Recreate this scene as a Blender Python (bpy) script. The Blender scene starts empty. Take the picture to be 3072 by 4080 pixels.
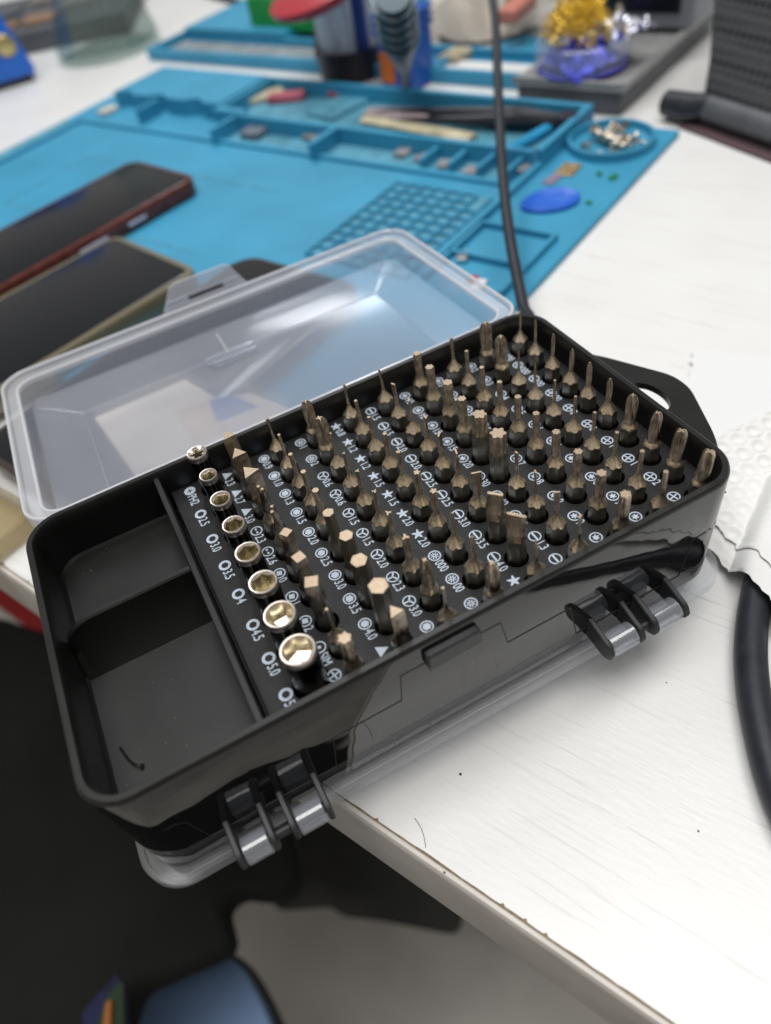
import bpy, bmesh, math, random
from mathutils import Vector, Matrix, Euler, noise
random.seed(7)
scene = bpy.context.scene
PI = math.pi
S = 0.001                      # everything below is written in millimetres
Z0 = 792.0                     # floor lies 792 mm under the printed plate of the case

def wp(x, y, z):               # case millimetres -> world metres
    return Vector((x, y, z + Z0)) * S

# ------------------------------------------------------------------ camera
F, CX, CY = 2946.62604, 1536.0, 2040.0
RR = Matrix(((0.880041, -0.451521, -0.147159), (-0.424688, -0.609585, -0.669362), (0.212526, 0.651563, -0.728216)))
CAM = Vector((-1.94987, -153.50932, 133.34010))
cam_data = bpy.data.cameras.new('camera')
cam = bpy.data.objects.new('camera', cam_data)
scene.collection.objects.link(cam)
rot = Matrix((RR[0], -RR[1], -RR[2])).transposed()
cam.matrix_world = Matrix.Translation(wp(*CAM)) @ rot.to_4x4()
cam_data.sensor_fit = 'VERTICAL'
cam_data.sensor_height = 24.0
cam_data.lens = 24.0 * F / 4080.0
cam_data.clip_start = 0.005
cam_data.clip_end = 50.0
cam_data.dof.use_dof = True
cam_data.dof.focus_distance = 0.180
cam_data.dof.aperture_fstop = 5.2
cam_data.dof.aperture_blades = 7
scene.camera = cam

# ------------------------------------------------------------------ room light
world = bpy.data.worlds.new('World')
scene.world = world
world.use_nodes = True
world.node_tree.nodes['Background'].inputs['Color'].default_value = (1.0, 0.985, 0.96, 1)
world.node_tree.nodes['Background'].inputs['Strength'].default_value = 0.225

def area_lamp(name, loc, target, sx, sy, power, col):
    d = bpy.data.lights.new(name, 'AREA')
    d.shape = 'RECTANGLE'; d.size = sx; d.size_y = sy; d.energy = power; d.color = col
    o = bpy.data.objects.new(name, d)
    scene.collection.objects.link(o)
    o.location = wp(*loc)
    o.rotation_euler = (wp(*target) - wp(*loc)).to_track_quat('-Z', 'Y').to_euler()
    return o
area_lamp('ceiling_light', (40, -60, 1750), (60, 20, 0), 1.8, 1.1, 33.5, (1.0, 0.99, 0.97))
area_lamp('ceiling_light', (500, 1500, 1750), (150, 800, 0), 0.25, 1.4, 13, (0.94, 0.97, 1.0))

scene.view_settings.view_transform = 'Standard'
scene.view_settings.look = 'None'
scene.view_settings.exposure = 0.0
scene.view_settings.gamma = 1.0
scene.cycles.max_bounces = 14
scene.cycles.transparent_max_bounces = 24
scene.cycles.transmission_bounces = 10
scene.cycles.caustics_reflective = False
scene.cycles.caustics_refractive = False
scene.cycles.sample_clamp_indirect = 6.0
try:
    scene.cycles.use_denoising = True
except Exception:
    pass

def at(px, py, z):             # a point of the place seen at a pixel of the 1666-wide photograph, on the level z
    u, v = px * 3072 / 1666, py * 3072 / 1666
    d = RR.transposed() @ Vector(((u - CX) / F, (v - CY) / F, 1.0))
    s = (z - CAM.z) / d.z
    return CAM + d * s

def along(px, py, depth):      # the same at a depth along the view axis
    u, v = px * 3072 / 1666, py * 3072 / 1666
    return CAM + RR.transposed() @ (Vector(((u - CX) / F, (v - CY) / F, 1.0)) * depth)

# ------------------------------------------------------------------ materials
def new_mat(name):
    m = bpy.data.materials.new(name); m.use_nodes = True
    nt = m.node_tree
    return m, nt, nt.nodes['Principled BSDF'], nt.nodes['Material Output']

def pmat(name, col, rough=0.5, metal=0.0, spec=0.5, var=0.0, vscale=200.0, bump=0.0, bscale=400.0, bdist=0.0002,
         trans=0.0, ior=1.45, coat=0.0, rvar=0.0, stretch=None, sheen=0.0, emit=None):
    m, nt, b, out = new_mat(name)
    b.inputs['Base Color'].default_value = (*col, 1)
    b.inputs['Roughness'].default_value = rough
    b.inputs['Metallic'].default_value = metal
    b.inputs['Specular IOR Level'].default_value = spec
    b.inputs['IOR'].default_value = ior
    b.inputs['Transmission Weight'].default_value = trans
    b.inputs['Coat Weight'].default_value = coat
    b.inputs['Sheen Weight'].default_value = sheen
    tc = nt.nodes.new('ShaderNodeTexCoord')
    mp = nt.nodes.new('ShaderNodeMapping')
    nt.links.new(tc.outputs['Object'], mp.inputs['Vector'])
    if stretch: mp.inputs['Scale'].default_value = stretch
    if var > 0 or rvar > 0:
        n = nt.nodes.new('ShaderNodeTexNoise'); n.inputs['Scale'].default_value = vscale; n.inputs['Detail'].default_value = 5
        nt.links.new(mp.outputs['Vector'], n.inputs['Vector'])
        if var > 0:
            r = nt.nodes.new('ShaderNodeValToRGB')
            r.color_ramp.elements[0].position = 0.3; r.color_ramp.elements[1].position = 0.7
            r.color_ramp.elements[0].color = (*[c * (1 - var) for c in col], 1)
            r.color_ramp.elements[1].color = (*[min(1, c * (1 + var)) for c in col], 1)
            nt.links.new(n.outputs['Fac'], r.inputs['Fac'])
            nt.links.new(r.outputs['Color'], b.inputs['Base Color'])
        if rvar > 0:
            q = nt.nodes.new('ShaderNodeMapRange')
            q.inputs['To Min'].default_value = max(0.02, rough - rvar); q.inputs['To Max'].default_value = rough + rvar
            nt.links.new(n.outputs['Fac'], q.inputs['Value']); nt.links.new(q.outputs['Result'], b.inputs['Roughness'])
    if bump > 0:
        n2 = nt.nodes.new('ShaderNodeTexNoise'); n2.inputs['Scale'].default_value = bscale; n2.inputs['Detail'].default_value = 3
        nt.links.new(mp.outputs['Vector'], n2.inputs['Vector'])
        bp = nt.nodes.new('ShaderNodeBump'); bp.inputs['Strength'].default_value = bump; bp.inputs['Distance'].default_value = bdist
        nt.links.new(n2.outputs['Fac'], bp.inputs['Height']); nt.links.new(bp.outputs['Normal'], b.inputs['Normal'])
    return m

M = {}
M['gloss_black'] = pmat('gloss_black_plastic', (0.007, 0.007, 0.0075), 0.05, spec=0.9, bump=0.5, bscale=30, bdist=0.001, rvar=0.03, vscale=120)
M['satin_black'] = pmat('satin_black_plastic', (0.006, 0.0057, 0.0053), 0.40, spec=0.60, var=0.3, vscale=60, rvar=0.09, bump=0.15, bscale=2500, bdist=0.00004)
M['plate'] = pmat('plate_black_plastic', (0.011, 0.011, 0.012), 0.5, spec=0.38, var=0.35, vscale=900, bump=0.4, bscale=3500, bdist=0.00006)
M['seam'] = pmat('seam_dark', (0.003, 0.003, 0.003), 0.5)
M['hole'] = pmat('hole_black', (0.005, 0.005, 0.005), 0.6)
M['lug'] = pmat('lug_black_plastic', (0.026, 0.027, 0.029), 0.42, var=0.2, vscale=500, bump=0.3, bscale=1800, bdist=0.0001)
M['print'] = pmat('pale_print', (0.50, 0.57, 0.66), 0.6, var=0.08, vscale=2500)
M['steel_dark'] = pmat('blackened_steel', (0.36, 0.325, 0.265), 0.36, metal=1.0, rvar=0.1, vscale=900, bump=0.1, bscale=1500, bdist=0.00005)
M['rubber_black'] = pmat('black_rubber', (0.022, 0.024, 0.032), 0.45, var=0.2, vscale=300, bump=0.1, bscale=900)
M['white_band'] = pmat('white_edge_band', (0.62, 0.58, 0.53), 0.45, var=0.10, vscale=60)
M['chip_brown'] = pmat('brown_board_core', (0.22, 0.16, 0.10), 0.8, var=0.4, vscale=900)

def bronze():                   # warm plated steel with fine lathe rings round each bit's axis
    m, nt, b, out = new_mat('bronze_plated_steel')
    b.inputs['Metallic'].default_value = 1.0
    tc = nt.nodes.new('ShaderNodeTexCoord')
    n = nt.nodes.new('ShaderNodeTexNoise'); n.inputs['Scale'].default_value = 350
    nt.links.new(tc.outputs['Object'], n.inputs['Vector'])
    r = nt.nodes.new('ShaderNodeValToRGB')
    r.color_ramp.elements[0].position = 0.32; r.color_ramp.elements[0].color = (0.34, 0.28, 0.215, 1)
    r.color_ramp.elements[1].position = 0.68; r.color_ramp.elements[1].color = (0.86, 0.73, 0.59, 1)
    nt.links.new(n.outputs['Fac'], r.inputs['Fac']); nt.links.new(r.outputs['Color'], b.inputs['Base Color'])
    b.inputs['Roughness'].default_value = 0.17
    w = nt.nodes.new('ShaderNodeTexWave'); w.bands_direction = 'Z'; w.inputs['Scale'].default_value = 900; w.inputs['Distortion'].default_value = 0.1
    nt.links.new(tc.outputs['Object'], w.inputs['Vector'])
    bp = nt.nodes.new('ShaderNodeBump'); bp.inputs['Strength'].default_value = 0.5; bp.inputs['Distance'].default_value = 0.00009
    nt.links.new(w.outputs['Fac'], bp.inputs['Height']); nt.links.new(bp.outputs['Normal'], b.inputs['Normal'])
    return m
M['bronze'] = bronze()
M['cone'] = pmat('lathe_turned_bronze_cone', (0.90, 0.73, 0.56), 0.40, metal=1.0, var=0.22, vscale=1500, rvar=0.06)
M['tip_face'] = pmat('ground_tip_face', (0.46, 0.36, 0.26), 0.5, metal=1.0, var=0.15, vscale=1200)
M['gold_inner'] = pmat('socket_plating', (0.74, 0.69, 0.56), 0.26, metal=1.0, rvar=0.06, vscale=600)
M['socket_rim'] = pmat('socket_rim_plating', (0.88, 0.79, 0.72), 0.34, metal=1.0)
M['socket_barrel'] = pmat('socket_barrel_steel', (0.075, 0.066, 0.055), 0.20, metal=1.0, rvar=0.06, vscale=400)

def frosted(name, tint, opaque, rough=0.3, blur=0.0, gloss=0.05):
    m, nt, b, out = new_mat(name)
    b.inputs['Base Color'].default_value = (*tint, 1)
    b.inputs['Roughness'].default_value = rough
    tr = nt.nodes.new('ShaderNodeBsdfTransparent'); tr.inputs['Color'].default_value = (0.97, 0.98, 1.0, 1)
    tl = nt.nodes.new('ShaderNodeBsdfTranslucent'); tl.inputs['Color'].default_value = (*tint, 1)
    mx0 = nt.nodes.new('ShaderNodeMixShader'); mx0.inputs['Fac'].default_value = 0.35
    nt.links.new(b.outputs['BSDF'], mx0.inputs[1]); nt.links.new(tl.outputs['BSDF'], mx0.inputs[2])
    mx = nt.nodes.new('ShaderNodeMixShader')
    n = nt.nodes.new('ShaderNodeTexNoise'); n.inputs['Scale'].default_value = 25
    tc = nt.nodes.new('ShaderNodeTexCoord'); nt.links.new(tc.outputs['Object'], n.inputs['Vector'])
    q = nt.nodes.new('ShaderNodeMapRange'); q.inputs['To Min'].default_value = opaque * 0.8; q.inputs['To Max'].default_value = opaque * 1.2
    nt.links.new(n.outputs['Fac'], q.inputs['Value']); nt.links.new(q.outputs['Result'], mx.inputs['Fac'])
    if blur > 0:
        rf = nt.nodes.new('ShaderNodeBsdfRefraction'); rf.inputs['Roughness'].default_value = 0.42; rf.inputs['IOR'].default_value = 1.12
        rf.inputs['Color'].default_value = (0.97, 0.98, 1.0, 1)
        mb_ = nt.nodes.new('ShaderNodeMixShader'); mb_.inputs['Fac'].default_value = blur
        nt.links.new(tr.outputs['BSDF'], mb_.inputs[1]); nt.links.new(rf.outputs['BSDF'], mb_.inputs[2]); nt.links.new(mb_.outputs['Shader'], mx.inputs[1])
    else:
        nt.links.new(tr.outputs['BSDF'], mx.inputs[1])
    nt.links.new(mx0.outputs['Shader'], mx.inputs[2])
    gl = nt.nodes.new('ShaderNodeBsdfGlossy'); gl.inputs['Roughness'].default_value = 0.12
    mg = nt.nodes.new('ShaderNodeMixShader'); mg.inputs['Fac'].default_value = gloss
    nt.links.new(mx.outputs['Shader'], mg.inputs[1]); nt.links.new(gl.outputs['BSDF'], mg.inputs[2])
    nt.links.new(mg.outputs['Shader'], out.inputs['Surface'])
    return m
M['frost_edge'] = frosted('frosted_clear_plastic_edge', (0.95, 0.95, 0.98), 0.75, gloss=.1)
M['frost'] = frosted('frosted_clear_plastic', (0.82, 0.86, 0.97), 0.215, rough=.22, blur=.22)
M['frost_rim'] = frosted('frosted_clear_plastic_rim', (0.90, 0.91, 0.96), 0.38, rough=.2)
M['frost_barrel'] = frosted('clear_hinge_plastic', (0.80, 0.84, 0.93), 0.30, rough=0.15, gloss=.14)
M['yellow_clear'] = frosted('yellowed_clear_plastic', (0.55, 0.42, 0.18), 0.45, rough=0.2)
M['acrylic'] = frosted('clear_acrylic', (0.72, 0.76, 0.95), 0.22, rough=0.08)
def thin_glass(name, tint, amt):
    m, nt, b, out = new_mat(name)
    tr = nt.nodes.new('ShaderNodeBsdfTransparent'); tr.inputs['Color'].default_value = (*tint, 1)
    gl = nt.nodes.new('ShaderNodeBsdfGlossy'); gl.inputs['Roughness'].default_value = 0.03
    mx = nt.nodes.new('ShaderNodeMixShader'); mx.inputs['Fac'].default_value = amt
    nt.links.new(tr.outputs['BSDF'], mx.inputs[1]); nt.links.new(gl.outputs['BSDF'], mx.inputs[2]); nt.links.new(mx.outputs['Shader'], out.inputs['Surface'])
    return m
M['glass'] = thin_glass('laboratory_glass', (0.95, 0.975, 0.97), 0.12)
M['liquid'] = thin_glass('clear_liquid', (0.84, 0.885, 0.87), 0.04)
M['frost_low'] = frosted('frosted_clear_plastic_lower', (0.90, 0.90, 0.92), 0.08)
M['frost_low_rim'] = frosted('frosted_clear_plastic_lower_rim', (0.98, 0.98, 0.98), 0.15, gloss=.05)

def table_mat():
    m, nt, b, out = new_mat('white_laminate')
    b.inputs['Roughness'].default_value = 0.33
    tc = nt.nodes.new('ShaderNodeTexCoord')
    mp = nt.nodes.new('ShaderNodeMapping'); mp.inputs['Scale'].default_value = (1.0, 0.035, 1.0)
    nt.links.new(tc.outputs['Object'], mp.inputs['Vector'])
    n = nt.nodes.new('ShaderNodeTexNoise'); n.inputs['Scale'].default_value = 620; n.inputs['Detail'].default_value = 4; n.inputs['Distortion'].default_value = 0.3
    nt.links.new(mp.outputs['Vector'], n.inputs['Vector'])
    r = nt.nodes.new('ShaderNodeValToRGB')
    e = r.color_ramp.elements
    e[0].position = 0.27; e[0].color = (0.655, 0.645, 0.63, 1)
    e[1].position = 0.40; e[1].color = (0.81, 0.81, 0.80, 1)
    nt.links.new(n.outputs['Fac'], r.inputs['Fac'])
    n2 = nt.nodes.new('ShaderNodeTexNoise'); n2.inputs['Scale'].default_value = 22; n2.inputs['Detail'].default_value = 4
    nt.links.new(tc.outputs['Object'], n2.inputs['Vector'])
    mx = nt.nodes.new('ShaderNodeMix'); mx.data_type = 'RGBA'; mx.blend_type = 'MULTIPLY'; mx.inputs['Factor'].default_value = 0.5
    r2 = nt.nodes.new('ShaderNodeValToRGB')
    r2.color_ramp.elements[0].position = 0.3; r2.color_ramp.elements[0].color = (0.90, 0.88, 0.87, 1)
    r2.color_ramp.elements[1].position = 0.7; r2.color_ramp.elements[1].color = (1, 1, 1, 1)
    nt.links.new(n2.outputs['Fac'], r2.inputs['Fac'])
    nt.links.new(r.outputs['Color'], mx.inputs['A']); nt.links.new(r2.outputs['Color'], mx.inputs['B'])
    nt.links.new(mx.outputs['Result'], b.inputs['Base Color'])
    bp = nt.nodes.new('ShaderNodeBump'); bp.inputs['Strength'].default_value = 0.35; bp.inputs['Distance'].default_value = 0.0003
    n3 = nt.nodes.new('ShaderNodeTexNoise'); n3.inputs['Scale'].default_value = 700; n3.inputs['Detail'].default_value = 4
    mp3 = nt.nodes.new('ShaderNodeMapping'); mp3.inputs['Scale'].default_value = (1.0, 0.25, 1.0)
    nt.links.new(tc.outputs['Object'], mp3.inputs['Vector']); nt.links.new(mp3.outputs['Vector'], n3.inputs['Vector'])
    nt.links.new(n3.outputs['Fac'], bp.inputs['Height']); nt.links.new(bp.outputs['Normal'], b.inputs['Normal'])
    return m
M['table'] = table_mat()

# ------------------------------------------------------------------ mesh builder (millimetres)
class MB:
    def __init__(s): s.v = []; s.f = []; s.m = []; s.mats = []; s.cur = 0
    def use(s, mat):
        if mat not in s.mats: s.mats.append(mat)
        s.cur = s.mats.index(mat); return s
    def face(s, f, mi=None): s.f.append(tuple(f)); s.m.append(s.cur if mi is None else mi)
    def loft(s, loops, closed=True, cap0=False, cap1=False, matf=None):
        base = len(s.v); n = len(loops[0])
        for L in loops: s.v.extend(Vector(p) for p in L)
        for i in range(len(loops) - 1):
            for j in range(n if closed else n - 1):
                k = (j + 1) % n
                s.face((base + i*n + j, base + i*n + k, base + (i+1)*n + k, base + (i+1)*n + j), matf(i, j) if matf else None)
        if cap0: s.face([base + j for j in reversed(range(n))])
        if cap1: s.face([base + (len(loops)-1)*n + j for j in range(n)])
        return s
    def prism(s, pts, z0, z1, T=None):
        T = T or Matrix()
        return s.loft([[T @ Vector((x, y, z0)) for x, y in pts], [T @ Vector((x, y, z1)) for x, y in pts]], cap0=True, cap1=True)
    def box(s, x0, x1, y0, y1, z0, z1, T=None, c=0.0):
        if c <= 0: return s.prism([(x0, y0), (x1, y0), (x1, y1), (x0, y1)], z0, z1, T)
        T = T or Matrix()
        def ring(z, i): return [T @ Vector((x, y, z)) for x, y in rr(x0+i, x1-i, y0+i, y1-i, max(c-i, .01), 3)]
        return s.loft([ring(z0, c*.6), ring(z0+c*.6, 0), ring(z1-c*.6, 0), ring(z1, c*.6)], cap0=True, cap1=True)
    def tube(s, pts, r, n=12, cap=True):
        pts = [Vector(p) for p in pts]; loops = []
        nrm = None
        for i, p in enumerate(pts):
            t = (pts[min(i+1, len(pts)-1)] - pts[max(i-1, 0)]).normalized()
            if nrm is None: nrm = t.orthogonal().normalized()
            nrm = (nrm - t * nrm.dot(t)).normalized(); bn = t.cross(nrm)
            ri = r[i] if isinstance(r, (list, tuple)) else r
            loops.append([p + (nrm * math.cos(2*PI*k/n) + bn * math.sin(2*PI*k/n)) * ri for k in range(n)])
        return s.loft(loops, cap0=cap, cap1=cap)
    def lathe(s, prof, n=32, T=None, cap0=False, cap1=False, matf=None):
        T = T or Matrix()
        return s.loft([[T @ Vector((r*math.cos(2*PI*k/n), r*math.sin(2*PI*k/n), z)) for k in range(n)] for r, z in prof], cap0=cap0, cap1=cap1, matf=matf)
    def grid(s, nx, ny, fn):
        b = len(s.v)
        for j in range(ny + 1):
            for i in range(nx + 1): s.v.append(Vector(fn(i / nx, j / ny)))
        for j in range(ny):
            for i in range(nx):
                a = b + j*(nx+1) + i; s.face((a, a+1, a+nx+2, a+nx+1))
        return s
    def mesh(s, name, mat=None, smooth=True, ang=35, off=(0, 0, 0)):
        me = bpy.data.meshes.new(name)
        o = Vector(off)
        me.from_pydata([(p - o) * S for p in s.v], [], s.f)
        for m in (s.mats or [mat]): me.materials.append(m)
        if s.mats:
            me.polygons.foreach_set('material_index', s.m)
        bm = bmesh.new(); bm.from_mesh(me)
        bmesh.ops.recalc_face_normals(bm, faces=bm.faces)
        if smooth:
            for f in bm.faces: f.smooth = True
            for e in bm.edges:
                if len(e.link_faces) != 2 or e.calc_face_angle(0) > math.radians(ang): e.smooth = False
        bm.to_mesh(me); bm.free()
        return me

def rr(x0, x1, y0, y1, r, n=8):     # rounded rectangle outline
    out = []
    for cx, cy, a0 in ((x1-r, y1-r, 0), (x0+r, y1-r, 90), (x0+r, y0+r, 180), (x1-r, y0+r, 270)):
        for k in range(n + 1):
            a = math.radians(a0 + 90*k/n); out.append((cx + r*math.cos(a), cy + r*math.sin(a)))
    return out

def link(name, me, parent=None, loc=(0, 0, 0), rotz=0.0):
    o = bpy.data.objects.new(name, me); scene.collection.objects.link(o)
    if parent is not None: o.parent = parent; o.location = Vector(loc) * S
    else: o.location = wp(*loc)
    o.rotation_euler = (0, 0, rotz)
    return o
def part(name, mb, mat, parent, loc=(0, 0, 0), smooth=True, ang=35, off=(0, 0, 0), label=None):
    o = link(name, mb.mesh(name, mat, smooth, ang, off), parent, loc)
    if label: o['label'] = label
    return o
def thing(name, label, cat, loc, rotz=0.0, group=None):
    o = bpy.data.objects.new(name, None); scene.collection.objects.link(o)
    o.empty_display_size = 0.01; o.location = wp(*loc); o.rotation_euler = (0, 0, rotz)
    o['label'] = label; o['category'] = cat
    if group: o['group'] = group
    return o
def tag(o, label, cat, group=None):
    o['label'] = label; o['category'] = cat
    if group: o['group'] = group
    return o
def struct(o, kind='structure'): o['kind'] = kind; return o

UA = math.atan2(0.46, 0.888)          # the mat, the tray and the table edge share this direction
U = Vector((math.cos(UA), math.sin(UA), 0)); V = Vector((-math.sin(UA), math.cos(UA), 0))
def uvp(u, v, z): p = U*u + V*v; return (p.x, p.y, z)
def touv(p): return p.dot(U), p.dot(V)

def smooth_path(pts, n=8):
    P = [Vector(p) for p in pts]; out = []
    for i in range(len(P)-1):
        p0, p1, p2, p3 = P[max(i-1, 0)], P[i], P[i+1], P[min(i+2, len(P)-1)]
        for k in range(n):
            t = k/n; out.append(.5*((2*p1) + (p2-p0)*t + (2*p0-5*p1+4*p2-p3)*t*t + (3*p1-p0-3*p2+p3)*t**3))
    return out + [P[-1]]

# ================================================================== the setting
TZ = -42.0
mb = MB().use(M['table'])
TABLE_O = uvp(-37, 0, TZ)
# table board in its own frame: x = away from the edge, y = along the edge
mb.box(0.6, 1700, -1400, 1500, -31, 0)
tb = thing('table', 'white laminate table with a pale edge band and faint grain', 'table', TABLE_O, UA)
part('table_top', mb, None, tb, smooth=False)
mb = MB().use(M['white_band'])
pr = [(0.6, -0.5), (-0.4, -0.6), (-0.9, -1.4), (-1.0, -3), (-1.0, -29), (-0.6, -30.6), (0.55, -31)]
mb.loft([[(x, y, z) for x, z in pr] for y in (-1400, 1500)], closed=True, cap0=True, cap1=True)
part('edge_band', mb, None, tb)
# chipped brown joint between laminate and band
mb = MB().use(M['chip_brown'])
rnd = random.Random(3)
prev = None; L0 = []; L1 = []; y = -300
while y < 130:
    w = 0.35 + 0.45*abs(noise.noise(Vector((y*0.13, 1.7, 0)))) + (0.5 if rnd.random() < 0.04 else 0)
    L0.append((0.55, y, 0.03)); L1.append((0.55 + w, y, 0.03)); y += 0.6
mb.loft([L0, L1], closed=False)
part('chipped_joint', mb, None, tb, smooth=False)
def leg(u, v):
    part('leg', MB().use(pmat('leg_grey', (0.45, 0.45, 0.46), 0.4)).box(u-20, u+20, v-20, v+20, -750, -31, c=2), None, tb)
for u, v in ((1500, -1300), (1500, 1400), (60, 1400), (60, -1300)): leg(u, v)

mb = MB().grid(1, 1, lambda a, b: (-4000 + 8000*a, -4000 + 8000*b, 0))
fm = pmat('grey_floor_tile', (0.72, 0.68, 0.63), 0.35, var=0.25, vscale=5, bump=0.05, bscale=40)
struct(link('floor', mb.mesh('floor', fm, smooth=False), None, (0, 0, -Z0)))

# ================================================================== the bit case
case = thing('bit_case', 'open black plastic case holding rows of screwdriver bits and sockets', 'tool case', (31.6, -34.4, TZ))
CO = Vector((31.6, -34.4, TZ))
X0, X1, Y0, Y1, CR = -45.3, 108.5, -77.2, 8.2, 9.5
def cp(name, mb, mat=None, parent=case, **k): return part(name, mb, mat, parent, off=CO, **k)
def rloop(i, z, r=None, n=10): return [(x, y, z) for x, y in rr(X0+i, X1-i, Y0+i, Y1-i, (r if r is not None else max(CR-i, 1.0)), n)]
mb = MB().use(M['gloss_black']); mb.use(M['satin_black']); G, SB = 0, 1
loops = [(6, -27), (0.9, -27), (0.6, -26.6), (0.45, -20), (0.2, -8.4), (0, 6.9), (0.25, 7.7), (0.6, 8.0), (1.8, 8.0), (2.1, 7.6), (2.3, 4), (2.6, -6.0), (3.2, -6.7)]
mb.loft([rloop(i, z) for i, z in loops], cap0=True, cap1=True, matf=lambda i, j: G if 1 <= i <= 4 else SB)
cp('body', mb)
# parting line between the two halves, with its raised notch under the latch and dips at the hinges
seam = [(-41.5, -75.1, -8.4), (-36, -76.9, -8.4), (-34, -76.95, -8.4), (-32, -76.8, -10), (-30.2, -76.7, -21), (-0.6, -76.7, -21), (1.2, -76.95, -8.5), (17.5, -76.95, -8.5), (18.6, -77.1, 0.9),
        (42.6, -77.1, 0.7), (44.2, -76.95, -8.5), (60.8, -76.95, -8.4), (63.3, -76.7, -21.2), (93.9, -76.7, -20.8), (95.4, -76.95, -8.0), (99, -76.95, -7.6), (103, -76.0, -7.6), (106, -73.7, -7.6), (107.9, -70, -7.6), (108.3, -60, -7.6), (108.3, -4, -7.6)]
cp('seam', MB().use(M['seam']).tube(seam, 0.22, 6))
# divider between the plate and the empty compartments, and the partition between these two
mb = MB().use(M['satin_black']).box(-10.9, -9.3, -75, 6, -6.7, 6.6, c=0.35)
cp('divider', mb)
mb = MB().use(M['satin_black'])
top = []
for k in range(9):
    a = PI/2 * k/8; top.append((-43.0 + 8.5*(1-math.cos(a)), -1.2 + 7.8*math.sin(a)))
top.append((-10.9, 6.6))
mb.loft([[(x, -28.2, z-.3), (x, -28.5, z), (x, -29.5, z), (x, -29.9, z-.4), (x, -30.6, (z-6.7)*.5), (x, -35.6, -6.75), (x, -28.2, -6.75)] for x, z in top], cap0=True, cap1=True)
cp('partition', mb)
rnd = random.Random(21)
mb = MB().use(pmat('pale_dust', (.22, .215, .20), .9))
for k in range(26):
    x = rnd.uniform(-41, -12); y = rnd.uniform(-72, 4); r_ = rnd.uniform(.06, .16)
    if -37 < y < -27: continue
    mb.lathe([(.02, 0), (r_, .03), (r_*.6, r_*.8), (.02, r_)], 5, Matrix.Translation((x, y, -6.68)))
o = cp('dust', mb); o['kind'] = 'stuff'
mb = MB().use(M['seam']); mb.tube(smooth_path([(-39.5, -56, -6.5), (-38.4, -60, -6.3), (-37.0, -62.4, -5.9), (-36.0, -62.6, -6.1), (-36.6, -63.4, -6.3)], 4), .28, 5)
cp('plastic_burr', mb)
# latch catch
mb = MB().use(M['lug'])
T = Matrix.Translation((30.6, -77.0, 2.8)) @ Matrix.Rotation(PI/2, 4, 'X')
mb.box(-6.4, 6.4, -2.6, 2.4, 0, 2.2, T, c=0.8)
cp('latch_catch', mb)
mb = MB().use(M['gloss_black']).box(24.8, 37.0, -78.1, -77.0, -2.0, -0.1, c=0.4); cp('catch_ledge', mb)
# hanging tab on the right side
mb = MB().use(M['satin_black'])
def fillet(pts, r, n=6):
    out = []
    for i, (x, y) in enumerate(pts):
        p = Vector((x, y)); a = Vector(pts[i-1]) - p; b = Vector(pts[(i+1) % len(pts)]) - p
        ri = r[i] if isinstance(r, (list, tuple)) else r
        d = min(ri, a.length*.45, b.length*.45)
        p0 = p + a.normalized()*d; p1 = p + b.normalized()*d
        for k in range(n+1):
            t = k/n; out.append(tuple(p0*(1-t)**2 + p*2*t*(1-t) + p1*t*t))
    return out
outl = fillet([(107.5, 6), (119.5, -9), (130.2, -30.5), (130.2, -37.5), (120.5, -58.5), (107.5, -72)], [1, 6, 5, 5, 6, 1])
nseg = len(outl); c0 = Vector((118.8, -34))
def slot(t): a = 2*PI*t; return (c0.x + 4.2*math.cos(a), c0.y + 7.0*math.sin(a))
# outline and slot resampled by angle so that they bridge cleanly
def ray_hit(poly, c, a):
    d = Vector((math.cos(a), math.sin(a))); best = None
    for i in range(len(poly)):
        p = Vector(poly[i]) - c; q = Vector(poly[(i+1) % len(poly)]) - c; e = q - p
        den = d.x*e.y - d.y*e.x
        if abs(den) < 1e-9: continue
        t = (p.x*e.y - p.y*e.x)/den; s_ = (p.x*d.y - p.y*d.x)/den
        if t > 0 and -1e-6 <= s_ <= 1+1e-6 and (best is None or t < best): best = t
    return c + d*best
NA = 72; OL = [ray_hit(outl, c0, 2*PI*k/NA) for k in range(NA)]; IL = [Vector(slot(k/NA)) for k in range(NA)]
def ringz(L, z, k=0.0): return [(p.x + (c0.x-p.x)*k, p.y + (c0.y-p.y)*k, z) for p in L]
mb.loft([ringz(IL, -6.6), ringz(IL, -4.6), ringz(OL, -4.6, .02), ringz(OL, -5.0), ringz(OL, -6.3), ringz(OL, -6.6, .02), ringz(IL, -6.6)])
mb.box(110.6, 111.8, -55, -14, -4.7, -3.9, c=0.3)
cp('hanging_tab', mb)

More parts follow.
